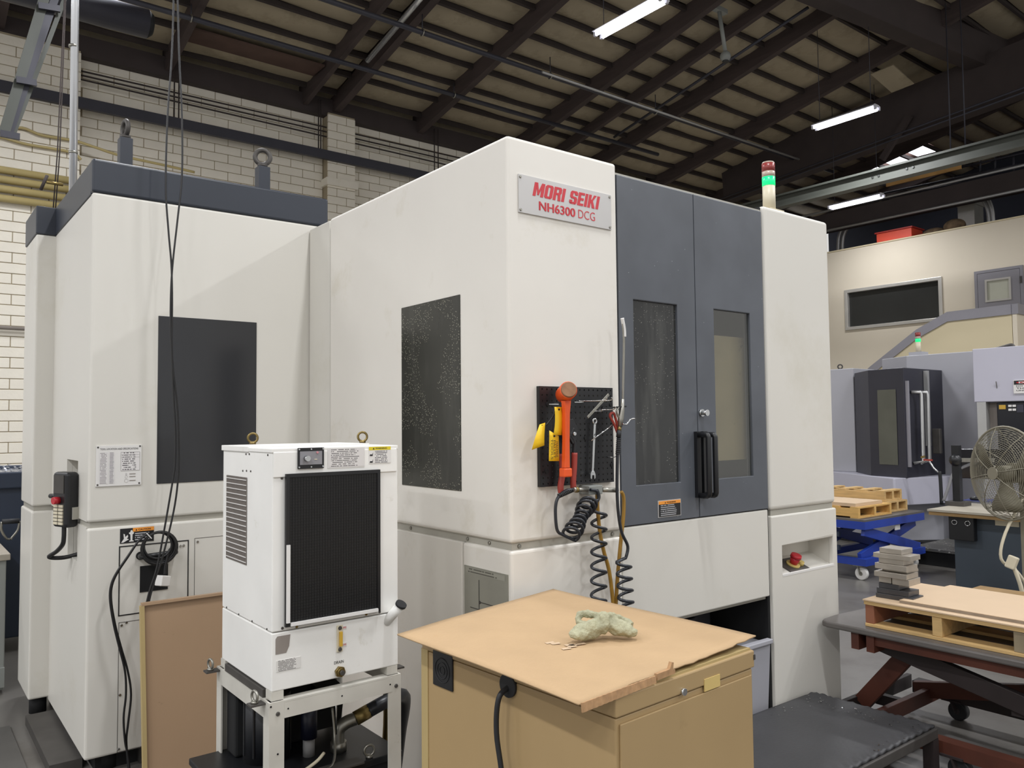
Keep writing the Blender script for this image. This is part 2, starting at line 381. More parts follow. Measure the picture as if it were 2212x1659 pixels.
def eyebolt(parent, p, R, r, axis, m, name='eye_bolt'):
    p = Vector(p); mb = MB(); mb.cyl(p, p+Vector((0,0,R*.5)), R*.7, 12); mb.ring(p+Vector((0,0,R*.4+R)), axis, R, r, 20, 8); return mb.build(name, m, parent)

# ================================================================== THE SETTING
# ---- floor
fl = B(-8, 26, -9, WY+.3, -.2, 0).build('floor', M_FLOOR); tag(fl, kind='structure')
fp = [B(.30, .56, 4.3, 5.25, 0, .012), B(.33, .60, 3.2, 4.28, 0, .012), B(-.4, .27, 4.1, 5.2, 0, .006), B(-.3, .3, 3.0, 4.05, 0, .006)]
for b in fp: b.build('cover_plate', M_FLOORPL, fl)
# ---- back wall of painted blocks
wb = B(-1.5, 22, WY, WY+.3, 0, zpur(WY)+.5).build('wall_back', M_MORTAR); tag(wb, kind='structure')
CH, BL, MJ = .1585, .47, .011
PX0, PX1, PY = 6.52, 7.10, WY-.24
pil = B(PX0+.01, PX1-.01, PY+.012, WY, 0, zpur(WY)-.02).build('pilaster', M_MORTAR, wb)
XP = onY(173, 330, PY).x
pil2 = B(-1.5, XP-.01, PY+.012, WY, 0, zpur(WY)-.02).build('pilaster', M_MORTAR, wb)
OUTL = [(0, 1030), (46, 1030), (52, 520), (80, 446), (118, 440), (190, 340), (708, 430), (715, 470), (1098, 292), (2212, 292)]
def outl(x):
    for (a, b), (c, d) in zip(OUTL, OUTL[1:]):
        if a <= x <= c: return b+(d-b)*(x-a)/max(1e-6, c-a)
    return 292
cells = []
for r in range(0, 49):
    z0 = r*CH; off = BL/2 if r % 2 else 0
    for c in range(-3, 46):
        x0 = c*BL+off
        if x0+BL > PX0 and x0 < PX1:
            if x0 < PX0 and PX0-x0 > .05: cells.append((x0, PX0, z0, WY))
            if x0+BL > PX1 and x0+BL-PX1 > .05: cells.append((PX1, x0+BL, z0, WY))
        elif x0 < XP:
            cells.append((x0, min(x0+BL, XP), z0, PY))
            if x0+BL > XP+.08: cells.append((XP, x0+BL, z0, WY))
        else: cells.append((x0, x0+BL, z0, WY))
    k = PX0+.39 if r % 2 else PX0+.19
    cells += [(PX0, k, z0, PY), (k, PX1, z0, PY)]
vis = []; hid = []
for (x0, x1, z0, yy) in cells:
    p = proj(((x0+x1)/2, yy, z0+CH/2))
    if z0+CH > zpur(WY)-.03 or x1 > 22 or x0 < -1.5: continue
    if p is None: hid.append((x0, x1, z0, yy)); continue
    if -40 < p[0] < 1000 and 60 < p[1] and (p[1] < outl(max(0, min(p[0], 2212)))+25 or (p[0] < 75 and p[1] < 1075)):
        a = (x1-x0)*CH/((Vector(((x0+x1)/2, yy, z0))-EYE).length**2); vis.append((a+(1 if yy == PY and x0 > 4 else 0), x0, x1, z0, yy))
    else: hid.append((x0, x1, z0, yy))
vis.sort(reverse=True)
cache = {}; rest = MB()
for i, (a, x0, x1, z0, yy) in enumerate(vis):
    L_ = round(x1-x0, 3)
    if i < 298:
        if L_ not in cache:
            cache[L_] = B(MJ/2, L_-MJ/2, -.014, .03, MJ/2, CH-MJ/2).build('brick', M_BRICK, wb, bevel=.005, seg=1, local=True); o = cache[L_]
        else: o = copy_obj(cache[L_], wb)
        o.location = Vector((x0, yy+(.012 if yy == PY else 0)-random.random()*.004, z0))-ORIG[wb.name]
    else: rest.box(x0+MJ/2, x1-MJ/2, yy-.014, yy+.03, z0+MJ/2, z0+CH-MJ/2)
for (x0, x1, z0, yy) in hid: rest.box(x0+MJ/2, x1-MJ/2, yy-.014, yy+.03, z0+MJ/2, z0+CH-MJ/2)
if rest.v: o = rest.build('brick_courses', M_BRICK, wb); o['kind'] = 'stuff'
for a, b, c, d, n in ((PX0-.04, PX1+.04, 6.22, 6.36, 'pilaster_ledge'),):
    B(a, b, PY-.05, WY, c, d).build(n, M_BRICK, wb)
# ---- ceiling: timber purlins, battens and faced insulation
ce = struct('ceiling', (9, 8, 8))
PUR = [(-1.3, .11, .42), (1.2, .11, .42), (3.63, .11, .42), (6.08, .09, .42), (6.72, .14, .30), (8.61, .13, .42), (11.06, .13, .42), (12.06, .10, .22), (13.38, .13, .42), (15.74, .13, .42), (18.2, .13, .42), (20.6, .13, .42), (23.1, .13, .42), (25.5, .13, .42)]
YA, YB = -3.0, WY
for (x, w_, h_) in PUR:
    MB().bar((x, YA, zpur(YA)+h_/2), (x, YB, zpur(YB)+h_/2), w_, h_).build('purlin', M_PURLIN, ce)
BS = .616; DZB = .235
rows = []; y = WY-.35
while y > 1.2: rows.append(y); y -= BS
def sag_panel(w_, d_):
    mb = MB(); nx, ny = 5, 4; vs = []; fs = []
    for j in range(ny+1):
        for i in range(nx+1):
            u = i/nx; v = j/ny; s = math.sin(math.pi*u)**.6*math.sin(math.pi*v)**.6
            vs.append(((u-.5)*w_, (v-.5)*d_, -.055*s+.012*math.sin(9*u+5*v)))
    for j in range(ny):
        for i in range(nx): fs.append((j*(nx+1)+i, j*(nx+1)+i+1, (j+1)*(nx+1)+i+1, (j+1)*(nx+1)+i))
    return mb.add(vs, fs, True)
pc = {}; bc = {}
SKY = []
ang = math.atan(-SL)
xs = [p for p in PUR if p[0] not in (12.06, 6.08)]
for (xa, wa, _), (xb, wb_, _) in zip(xs, xs[1:]):
    x0 = xa+wa/2; x1 = xb-wb_/2; W_ = round(x1-x0, 2)
    for y in rows:
        p = proj(((x0+x1)/2, y, zpur(y)))
        if p is None or not (-420 < p[0] < 2650 and -330 < p[1] < 520): continue
        sky = (20.6 < (x0+x1)/2 < 23.1 and 9.6 < y-BS/2 < 11.3)
        if W_ not in bc:
            o = bc[W_] = B(-W_/2, W_/2, -.025, .025, 0, .1).build('batten', M_BATTEN, ce, local=True)
        else: o = copy_obj(bc[W_], ce)
        o.location = Vector(((x0+x1)/2, y, zpur(y)+DZB))-ORIG[ce.name]; o.rotation_euler[0] = ang
        yc = y-BS/2
        if sky: SKY.append((x0, x1, yc)); continue
        if W_ not in pc:
            o = pc[W_] = sag_panel(W_, BS-.04).build('insulation_panel', M_INSUL, ce, local=True, recalc=False)
        else: o = copy_obj(pc[W_], ce)
        o.location = Vector(((x0+x1)/2, yc, zpur(yc)+DZB+.085))-ORIG[ce.name]; o.rotation_euler[0] = ang+random.uniform(-.01, .01); o.rotation_euler[1] = random.uniform(-.012, .012)
MB().add([(-8, YA, zpur(YA)+.5), (26, YA, zpur(YA)+.5), (26, WY+.3, zpur(WY+.3)+.5), (-8, WY+.3, zpur(WY+.3)+.5), (-8, YA, zpur(YA)+.6), (26, YA, zpur(YA)+.6), (26, WY+.3, zpur(WY+.3)+.6), (-8, WY+.3, zpur(WY+.3)+.6)],
         [(3,2,1,0),(4,5,6,7),(0,1,5,4),(1,2,6,5),(2,3,7,6),(3,0,4,7)]).build('roof_deck', M_DECKW, ce)
# skylight panes in the far bay with a warm plywood curb below
for (x0, x1, yc) in SKY:
    MB().bar((x0+.05, yc, zpur(yc)+.36), (x1-.9, yc, zpur(yc)+.36), BS-.06, .03).build('skylight_pane', M_SKY, ce)
MB().bar((19.6, 9.82, 7.60), (19.6, 8.05, 7.60), .05, .30).build('plywood_panel', M_PLY, ce)
# eave blocking board along the back wall, the board over one bay
MB().bar((-1.5, WY-.1, zpur(WY)+.1), (16, WY-.1, zpur(WY)+.1), .16, .34).build('eave_board', M_GLULAM, ce)
MB().bar((3.72, 13.3, zpur(13.3)+.2), (6.0, 13.3, zpur(13.3)+.2), .5, .03).build('soffit_board', M_DECKW, ce)
# girders
gp = roof(1712, 0, -.3); gq = roof(2024, 121, -.3); gd = (gq-gp); gd.z = 0
def gpt(t): p = gp+gd*t; return Vector((p.x+.02, p.y-.16, p.z))
g0, g1 = gpt(-1.1), gpt(2.2)
MB().bar((g0.x, g0.y, gp.z+.48), (g1.x, g1.y, gq.z+.48), .34, .96).build('girder', M_GLULAM, ce)
a = onX(1560, 435, 17.2); b = onX(2240, 188, 17.2)
MB().bar((17.4, a.y, a.z+.52), (17.4, b.y-2, b.z+.15+.52), .34, 1.04).build('girder', M_GLULAM, ce)
for k, dz in enumerate((.0, -.09)):
    MB().cyl((17.05, a.y, a.z+.02+dz), (17.05, b.y-2, b.z+.17+dz), .02, 8).build('conduit', M_PIPEDK, ce)
# diagonal knee brace to the girder
MB().bar(onX(1905, 345, 17.1), onX(1965, 250, 17.1), .1, .12).build('knee_brace', M_GLULAM, ce)
# open-web truss far over the mezzanine
for k, (pa, pb) in enumerate((((1900, 400), (2212, 335)), ((1900, 420), (2212, 358)), ((1860, 440), (2212, 372)))):
    MB().cyl(onX(*pa, 20.5), onX(*pb, 20.5)+Vector((0, -2, 0)), .03, 8).build('truss_chord', M_PIPEDK, ce)
for x in (2118, 2150, 2190):
    MB().cyl(onX(x, 335, 20.5), onX(x, 372, 20.5), .02, 6).build('truss_web', M_PIPEDK, ce)
bb = onX(1795, 488, 19.0); b2 = onX(2212, 410, 19.0)
MB().box(19.0, 19.35, 3.0, 13.5, b2.z+.02, b2.z+.45).build('girder', M_GLULAM, ce)
MB().cyl((18.95, 3.0, b2.z), (18.95, 13.5, b2.z), .035, 10).build('conduit', M_PIPELT, ce)
MB().cyl((18.9, 3.0, b2.z+.5), (18.9, 13.5, b2.z+.5), .03, 10).build('conduit', M_PIPELT, ce)
B(24.5, 24.7, -3, WY, 4, 11.3).build('wall_far', M_DARKWALL)
tag(bpy.data.objects['wall_far'], kind='structure')
# ---- right wall of the raised office
WX = 18.4
wr = struct('wall_right', (WX, 7, 0))
WT = 5.79
MB().slab_hole('x', (3.2, WY, 0, WT), (8.09, 10.29, 3.86, 4.75), WX, WX+.15).build('wall_face', M_CREAM, wr)
B(WX-.02, WX+.2, 3.2, WY, WT, WT+.03).build('wall_cap', M_CREAM2, wr); B(WX+.2, 24.5, 3.2, WY, WT-.15, WT+.028).build('office_roof', M_DECKW, wr)
wn = struct('window_1', (WX, 9.2, 3.85))
MB().slab_hole('x', (8.04, 10.34, 3.81, 4.80), (8.12, 10.26, 3.89, 4.72), WX-.035, WX+.1).build('window_frame', mat('alu_frame', '#c6c3bd', .35, .4), wn, bevel=.01)
B(WX+.06, WX+.08, 8.1, 10.28, 3.87, 4.74).build('window_pane', mat('dark_glass', '#2e2f2e', .12, var=.05), wn)
dr = struct('door_1', (WX, 6.9, 2.7))
MB().slab_hole('x', (6.42, 7.36, 2.75, 4.79), (6.48, 7.30, 2.76, 4.73), WX-.05, WX-.002).build('door_frame', M_GREYPAINT, dr, bevel=.008)
MB().slab_hole('x', (6.485, 7.295, 2.77, 4.725), (6.68, 7.12, 4.13, 4.55), WX-.045, WX-.005).build('door_leaf', M_GREYPAINT, dr)
MB().slab_hole('x', (6.65, 7.15, 4.10, 4.58), (6.69, 7.11, 4.14, 4.54), WX-.06, WX-.045).build('glazing_bead', mat('alu_frame', '#c6c3bd'), dr)
B(WX-.03, WX-.02, 6.67, 7.13, 4.12, 4.56).build('door_pane', mat('frosted_glass', '#c3c4b4', .3, var=.05), dr)
B(WX-.065, WX-.045, 6.44, 6.48, 4.42, 4.56).build('door_hinge', M_IRON, dr)
# stair guard in front of it: cream panel with grey sloping cap
SX = 17.3
st = thing('stair_guard', 'cream stair guard wall with grey sloping cap rising to the upper door', 'stair', (SX, 8, 0))
pts = [onX(*p, SX) for p in ((1880, 792), (1980, 712), (2046, 674), (2184, 657))]
poly = [(pts[0].y+.3, 0), (pts[0].y+.3, pts[0].z-.25), (pts[0].y, pts[0].z-.07), (pts[1].y, pts[1].z-.07), (pts[2].y, pts[2].z-.07), (pts[3].y, pts[3].z-.07), (pts[3].y, 0)]
MB().prism(poly, 'x', SX+.01, SX+.11).build('guard_panel', M_CREAM2, st)
cap = MB(); P = [(p.y, p.z) for p in pts]
for (a_, b_) in zip(P, P[1:]): pass
up = [(y, z+.0) for y, z in P]; dn = [(y, z-.2) for y, z in P]
cap.prism([(P[0][0]+.35, P[0][1]-.30)]+up+dn[::-1]+[(P[0][0]+.35, P[0][1]-.5)], 'x', SX-.02, SX+.14).build('guard_cap', M_GREYPAINT, st)
B(SX+.0, WX-.08, P[3][0]-.12, P[3][0], P[3][1]-.2, P[3][1]-.0).build('return_cap', M_GREYPAINT, st)
B(SX+.01, WX-.08, P[3][0]-.09, P[3][0]-.01, 0, P[3][1]-.2).build('return_panel', M_CREAM, st)
# things kept on top of the office
p = [onX(*q, 18.7) for q in ((1905, 522), (1990, 509), (1905, 512))]
rb = thing('storage_box', 'red flat box lying on top of the office wall', 'box', (18.75, (p[0].y+p[1].y)/2, WT+.03))
B(18.45, 19.0, p[1].y+.1, p[0].y, WT+.03, WT+.25).build('box_body', M_REDBOX, rb, bevel=.01)
MB().slab_hole('z', (18.42, 19.03, p[1].y+.07, p[0].y+.03), (18.47, 18.98, p[1].y+.12, p[0].y-.02), WT+.25, WT+.28).build('box_rim', mat('red_box_rim', '#a8281c'), rb)
c = onX(2052, 490, 18.8)
mb = MB(); mb.ball((18.8, c.y-.1, WT+.17), .16, 16, 10, (1, 1.5, 1)); mb.ball((18.8, c.y+.35, WT+.11), .13, 14, 8, (1, 2, .8)); mb.build('rolled_cloth', M_RUG, smooth=True)
tag(bpy.data.objects['rolled_cloth'], 'brown mottled rolled cloth beside the duct above the office wall', 'cloth')
c0 = onX(2061, 470, 19.5); c1 = onX(2097, 470, 19.5)
dt = thing('air_duct', 'galvanised square air duct rising behind the rolled cloth', 'duct', (19.5, c0.y, WT))
B(19.7, 20.2, c1.y, c0.y, WT+.028, 6.9).build('duct_body', M_DUCT, dt)
for z in (6.05, 6.6): B(19.68, 20.22, c1.y-.02, c0.y+.02, z, z+.05).build('duct_flange', M_DUCT, dt)
for i, (px_, lab) in enumerate((((1810, 540, 1822, 492), 'pair of grey conduits curving up at the near end of the office roof'), ((2136, 480, 2118, 428), 'pair of grey conduits curving up beside the air duct'))):
    t = thing('bent_conduit', lab, 'conduit', onX(px_[0], px_[1], 19.6))
    for k in (0, 1):
        q0 = onX(px_[0]+k*9, px_[1]-k*2, 19.6); q1 = onX(px_[0]+(2 if i == 0 else -2)+k*9, (px_[1]+px_[3])/2, 19.6); q2 = onX(px_[2]+k*11, px_[3]-k*3, 19.6); q0.z = WT+.028
        MB().tube(crom([q0, q1, q2, q2+Vector((0, .25 if i else -.25, .12))], 8), .045, 10).build('conduit_pipe', M_PIPELT, t)
# crane runway beam
rn = thing('runway_beam', 'grey green steel runway beam hung below the roof', 'beam', (15, 8, 6))
z1 = onX(2212, 288, 15).z; z0 = onX(2212, 317, 15).z
B(14.96, 15.0, 3, 13.9, z0+.02, z1-.02).build('web', M_IBEAM, rn)
B(14.88, 15.10, 3, 13.9, z0-.02, z0+.02).build('flange', M_IBEAM, rn); B(14.86, 15.10, 3, 13.9, z1-.02, z1+.02).build('flange', M_IBEAM, rn)
for px_ in (2053, 2085): c = onX(px_, 300, 15); MB().cyl((15, c.y, z1), (15, c.y, zpur(c.y)), .012, 8).build('hanger_rod', M_PIPEDK, rn)
for px_ in (1965, 1890): c = onX(px_, 355, 14.95); screws(rn, [(14.955, c.y+.06, z0+.12), (14.955, c.y-.06, z0+.12)], .025, (-1,0,0), M_CHROME, 'bolt')

# ---- pipes and hangers under the roof
def pipe(name, label, p, q, r, m, rods=()):
    t = thing(name, label, 'pipe', (p+q)/2)
    MB().cyl(p, q, r, 10).build('pipe_run', m, t)
    for f in rods:
        c = p.lerp(q, f); MB().cyl(c, (c.x, c.y, zpur(c.y)+.05), .009, 6).build('hanger_rod', M_PIPEDK, t)
        MB().ring(c, q-p, r+.012, .012, 12, 5).build('pipe_clamp', M_STEEL, t)
    return t
p = onZ(1100, 134, 8.0)
pipe('sprinkler_pipe', 'long dark sprinkler pipe crossing the ceiling above the machine sign', Vector((-1, p.y, 8)), Vector((19, p.y, 8)), .042, M_PIPEDK, ((onZ(1187, 165, 8).x+1)/20, (onZ(1407, 245, 8).x+1)/20, (onZ(910, 72, 8).x+1)/20))
p = onZ(754, 139, 7.85)
pipe('sprinkler_pipe', 'dark sprinkler pipe near the back wall under the purlins', Vector((-1, p.y, 7.85)), Vector((14, p.y, 7.85)), .042, M_PIPEDK, (.3, .62))
c = roof(915, 0, .02); d = roof(778, 117, .02)
pipe('sprinkler_pipe', 'bright pipe sloping along the purlin over the pilaster', Vector((6.45, c.y-2, zpur(c.y-2)-.06)), Vector((6.45, d.y, zpur(d.y)-.06)), .045, M_PIPEAL)
p = onZ(1650, 260, 7.6)
pipe('sprinkler_pipe', 'thin pale pipe under the roof toward the hanging lamp', Vector((9.0, 10.6, 7.85)), Vector((17, 10.6, 7.85)), .022, M_PIPELT)
MB().tube([Vector((12.6, 12.4, zpur(12.4)-.05)), Vector((12.6, 7.6, zpur(7.6)-.05))], .028, 8).build('brace_rod', M_PIPEDK); tag(bpy.data.objects['brace_rod'], 'thin dark rod running up the roof slope between two purlins', 'rod')
# steel bar and wires along the back wall
wbz = onY(300, 250, 14.0).z
wbar = thing('wall_bar', 'long dark steel bar hung along the cream block wall', 'bar', (5, 14, wbz))
B(-1, 14, 13.94, 14.02, wbz-.085, wbz+.085).build('bar', M_PIPEDK, wbar)
for px_ in (376, 386, 688, 693, 938, 946): c = onY(px_, 250, 13.98); MB().cyl((c.x, 13.98, wbz), (c.x, 13.98, zpur(13.98)+.1), .012, 6).build('hanger_rod', M_BATTEN, wbar)
wi = thing('wall_wires', 'thin conduits strung along the top of the block wall', 'conduit', (5, 14.1, 7.3))
for k, (ya, yb) in enumerate(((94, 320), (103, 330), (112, 341))):
    a_ = onY(100, ya+42, 14.12); b_ = onY(900, yb, 14.12); MB().cyl(a_+(a_-b_)*.2, b_+(b_-a_)*.5, .014, 6).build('wire', M_BATTEN, wi)
wp = thing('wall_pipes', 'four cream painted pipes fixed low along the block wall', 'pipes', (1.5, 14.1, 5.3))
for k in range(4):
    z = onY(0, 366+k*20.5, PY-.08).z; MB().cyl((-1.2, PY-.08, z), (XP-.05, PY-.08, z), .055, 12).build('pipe_run', M_PIPECR, wp)
t = thing('wall_cable', 'pale cable sagging along the block wall behind the magazine', 'cable', (2, 14.1, 6))
MB().tube(crom([onY(*q, PY-.05) for q in ((-20, 300), (40, 276), (90, 292), (160, 304), (205, 318), (260, 336), (360, 358), (420, 372))]), .022, 8).build('cable_run', M_PIPECR, t)
MB().tube(crom([onY(*q, PY-.05) for q in ((-20, 290), (10, 298), (60, 312), (150, 328), (175, 345))]), .022, 8).build('cable_run', M_PIPECR, t)
# leaning conduit bundle at upper left
lc = thing('conduit_bundle', 'bundle of dark square conduits sloping down at the upper left', 'conduit', onY(15, 290, 9.5))
for k, (dx, m_, w_) in enumerate(((0, M_IBEAM, .13), (20, M_PIPEDK, .1), (38, M_IBEAM, .06))):
    MB().bar(onY(8+dx*.55, 290, 9.5), onY(112+dx*1.3, -60, 9.5), w_*.72, w_*.72).build('conduit_pipe', m_, lc)
for y_ in (12, 172, 288):
    f_ = (290-y_)/350; MB().bar(onY(0+104*f_, y_, 9.42), onY(42+110*f_, y_+8, 9.42), .04, .065).build('strap', M_PIPEDK, lc)
# bright riser pipe behind the magazine
rp = thing('riser_pipe', 'bright aluminium riser pipe standing behind the tool magazine', 'pipe', onY(160, 395, 6.5))
a_ = onY(160, 395, 6.5); MB().cyl((a_.x, 6.5, 2.0), (a_.x-.03, 6.5, 8.6), .027, 14).build('pipe_run', M_PIPEAL, rp)
for y_ in (100, 330): MB().cyl(onY(158, y_, 6.5)-Vector((0,0,.008)), onY(158, y_, 6.5)+Vector((0,0,.008)), .031, 14).build('pipe_clamp', M_STEEL, rp)
# pull chain with a T-valve
vc = thing('pull_chain_valve', 'twin chains holding a small lever valve behind the magazine', 'valve', onY(120, 420, 9))
for dx in (0, 5): MB().tube([onY(142+dx*.5-2, -20, 9), onY(124+dx, 330, 9), onY(115+dx, 450, 9)], .006, 6).build('chain', M_BATTEN, vc)
MB().cyl(onY(100, 393, 9), onY(136, 399, 9), .018, 8).build('valve_body', M_BRASS, vc); MB().cyl(onY(88, 410, 9), onY(102, 379, 9), .015, 8).build('lever', M_BATTEN, vc)
# dark round duct ending under the purlins at the upper left
de = onY(318, 52, 10.2); dk = thing('spiral_duct', 'dark round duct end under the purlins at the upper left', 'duct', de)
MB().cyl((-1.6, 10.2, de.z-.02), (de.x, 10.2, de.z), .17, 24).build('duct_tube', M_PIPEDK, dk)
MB().cyl((de.x, 10.2, de.z), (de.x+.06, 10.2, de.z), .17, 24, .12).build('end_cap', M_DARK, dk)
for x_ in (-1.0, 1.0): MB().cyl((x_, 10.2, de.z+.15), (x_, 10.2, zpur(10.2)+.3), .01, 6).build('hanger_rod', M_PIPEDK, dk)
# hanging camera pod
c = roof(1553, 22, .05); cb = Vector((c.x, c.y, c.z)); dp = (c-EYE).dot(_f); e_ = at(1567, 122, dp)
hp = thing('ceiling_sensor', 'grey round sensor pod on a pole below the purlins', 'sensor', cb)
B(c.x-.18, c.x+.18, c.y-.05, c.y+.05, c.z-.03, c.z+.05).build('mount', M_GREYCAB, hp)
MB().cyl(cb, e_+Vector((0,0,.08)), .035, 10).build('pole', M_GREYCAB, hp)
MB().ball(e_, .095, 16, 10).build('pod', M_GREYCAB, hp); MB().cyl(e_-Vector((0,0,.06)), e_-Vector((0,0,.105)), .055, 14).build('lens', M_BLACK, hp)
# roof hatch flap hanging open
MB().bar(roof(1905, 150, -.05), roof(1950, 190, -.3), .5, .02).build('loose_insulation_flap', M_INSUL); tag(bpy.data.objects['loose_insulation_flap'], 'torn insulation sheet hanging loose beside the big girder', 'insulation')

# ---- fluorescent fixtures
def fixture(x, y, z, label, group='fluorescent fixtures', L_=1.22, power=1.):
    t = thing('light_fixture', label, 'lamp', (x, y, z), 0, group)
    mb = MB().prism([(-.07, .06), (.07, .06), (.13, .02), (.13, .012), (-.13, .012), (-.13, .02)], 'y', -L_/2, L_/2); mb.build('housing', M_FIXT, t, local=True)
    for sx in (-.065, .065):
        MB().cyl((sx, -L_/2+.03, -.018), (sx, L_/2-.03, -.018), .022, 10).build('tube', M_TUBE, t, local=True)
        for sy in (-1, 1): B(sx-.02, sx+.02, sy*L_/2-.02, sy*L_/2+.02, -.04, .03).build('socket', M_FIXT, t, local=True)
    for sy in (-.5, .5): MB().cyl((0, sy, .06), (0, sy, zpur(y+sy)-z+.33), .006, 6).build('hanger_wire', M_PIPEDK, t, local=True)
    ld = bpy.data.lights.new('tube_glow', 'AREA'); ld.shape = 'RECTANGLE'; ld.size = .26; ld.size_y = L_; ld.energy = TUBE_W*power; ld.spread = math.radians(160); ld.color = (.97, .98, 1.0)
    lo = bpy.data.objects.new('tube_glow', ld); COL.objects.link(lo); lo.parent = t; lo.location = (0, 0, -.06)
    return t
fixture(7.93, 7.47, 7.2, 'twin tube fluorescent lamp above the machine sign at the top edge')
fixture(13.8, 7.65, 7.2, 'fluorescent lamp in front of the dark girder above the beacon')
fixture(16.95, 9.2, 6.5, 'small bright fluorescent lamp below the runway beam', power=.4)
for (x, y) in ((1.9, 7.0), (-4.0, 7.0), (-4.0, 1.4), (2.2, 1.2), (8.2, 1.2), (14.2, 1.2), (-4, -4.6), (2.2, -4.8), (8.2, -4.8), (1.9, 10.7), (-4, 10.7), (-4, -1.6), (8.2, -1.8), (-7.2, 1.4), (-7.2, 5.0)):  # unseen lamps: row layout continued, plus extras added to brighten walls and left faces
    fixture(x, y, 7.2, 'unseen fluorescent lamp added overhead to light the shop')

# ================================================================== THE MACHINING CENTRE
F = 2.396; XB = 1.853; YL = 4.256; XL = 0.754; ZS0, ZS1 = 1.166, 1.194
mc = thing('machining_center', 'large white and grey horizontal machining center filling the middle of the shop', 'machine', (2.4, 4.0, 0))
# tool magazine at the back left
B(XL, 1.975, YL, YL+.045, ZS1, 2.786).build('magazine_front_panel', M_WHITE, mc, bevel=.012, seg=3)
MB().slab_hole('x', (YL+.052, 5.36, ZS1, 2.78), (4.545, 4.86, ZS1+.002, 1.478), XL+.004, XL+.03).build('magazine_side_panel', M_WHITE, mc)
B(XL+.14, 1.975, YL+.06, 5.36, ZS1, 2.78).build('magazine_core', M_WHITE, mc)
for (y0, y1, z0, z1) in ((4.53, 4.544, ZS1, 1.49), (4.861, 4.875, ZS1, 1.49), (4.53, 4.875, 1.479, 1.49), (4.515, 4.529, .97, ZS0), (4.801, 4.815, .97, ZS0)): B(XL+.0305, XL+.139, y0, y1, z0, z1).build('niche_liner', M_WHITE, mc)
B(XL, 1.975, YL, YL+.045, .085, ZS0).build('magazine_lower_front', M_WHITE, mc, bevel=.012, seg=3)
# lower side with the pendant niche cut in
MB().slab_hole('x', (YL+.052, 5.36, .085, ZS0), (4.53, 4.80, .98, ZS0-.002), XL+.004, XL+.03).build('magazine_lower_side', M_WHITE, mc)
B(XL+.16, 1.975, YL+.06, 5.36, .085, ZS0).build('magazine_core', M_WHITE, mc)
B(XL+.012, 1.96, YL+.014, 5.34, ZS0, ZS1).build('seam_trim', M_TRIM, mc)
MB().prism([(4.53, .985), (4.80, .985), (4.80, ZS0)], 'x', XL+.12, XL+.13).build('niche_plate', M_TRIM, mc)
B(XL+.13, XL+.15, 4.54, 4.79, .98, 1.17).build('niche_back', M_WHITE, mc)
MB().prism([(XL-.004, 2.786), (1.978, 2.786), (1.978, 2.952), (XL-.004, 2.952)], 'y', YL-.004, YL+.045).build('top_band', M_NAVY, mc, bevel=.012, seg=3)
B(XL, 1.975, YL+.052, 5.36, 2.786, 2.952).build('top_band', M_NAVY, mc, bevel=.006)
X2 = .658
B(X2, 1.9, 5.36, 5.82, ZS1, 2.782).build('rear_panel', M_WHITE, mc, bevel=.012, seg=3)
B(X2, 1.9, 5.36, 5.82, .095, ZS0).build('rear_lower_panel', M_WHITE, mc, bevel=.012, seg=3)
B(X2+.012, 1.9, 5.374, 5.8, ZS0, ZS1).build('seam_trim', M_TRIM, mc)
B(X2-.004, 1.9, 5.356, 5.82, 2.782, 2.948).build('top_band', M_NAVY, mc, bevel=.006)
B(XL+.06, 1.95, YL+.07, 5.7, 0, .09).build('plinth', M_DARK, mc)
B(XL-.12, XL+.02, YL+.15, 5.25, 0, .05).build('plinth_channel', M_IRON, mc)
MB().cyl((X2+.06, 5.44, 0), (X2+.06, 5.44, .1), .045, 12).build('levelling_foot', M_DARK, mc)
MB().cyl((XL+.12, YL+.1, 0), (XL+.12, YL+.1, .09), .045, 12).build('levelling_foot', M_DARK, mc)
B(XL+.25, XL+.42, YL+.03, YL+.2, 0, .085).build('levelling_block', M_IRON, mc)
B(1.06, 1.562, YL-.004, YL+.01, 1.362, 2.205).build('magazine_pane', M_PANE, mc, bevel=.002)
# lifting lugs
for (px_, py_, py2, yy, ax) in ((270, 346, 300, 5.0, (1, .12, 0)), (567, 404, 362, 4.62, (.45, 1, 0))):
    a = onY(px_, py_, yy); b_ = onY(px_, py2, yy); hw = .035
    lug = B(a.x-hw, a.x+hw, yy-hw, yy+hw, 2.94, b_.z).build('lifting_lug', M_NAVY, mc, bevel=.004)
    mb = MB(); mb.cyl((a.x, yy, b_.z), (a.x, yy, b_.z+.02), .03, 14); mb.ring((a.x, yy, b_.z+.062), ax, .043, .014, 24, 10); mb.build('lug_ring', M_IRON, lug)
# tool chart plate
ch = B(.785, .987, YL-.006, YL, 1.363, 1.558).build('tool_chart', M_PAPER, mc)
text('TOOL LOCATION AND SPECIFICATIONS', 'lettering', M_INK, ch, (.802, .972, 1.537, 1.546), YL-.0075)
MB().labelY(.800, .838, 1.375, 1.525, YL-.007).build('chart_drawing', print_mat('chart_drawing', '#d9d6d5', '#8c8789', 22, 5, 2.), ch)
MB().labelY(.843, .866, 1.375, 1.525, YL-.007).build('chart_drawing', print_mat('chart_ovals', '#d9d6d5', '#77737a', 26, 4, 4., .7), ch)
MB().labelY(.895, .978, 1.435, 1.525, YL-.007).build('chart_table', print_mat('chart_table', '#dcd9d8', '#5c585c', 9, 9, 6., .55), ch)
for z in (1.525, 1.512, 1.500, 1.435): B(.894, .979, YL-.008, YL-.007, z-.0006, z+.0006).build('table_rule', M_LABELGREY, ch)
for x in (.894, .953, .979): B(x-.0006, x+.0006, YL-.008, YL-.007, 1.435, 1.525).build('table_rule', M_LABELGREY, ch)
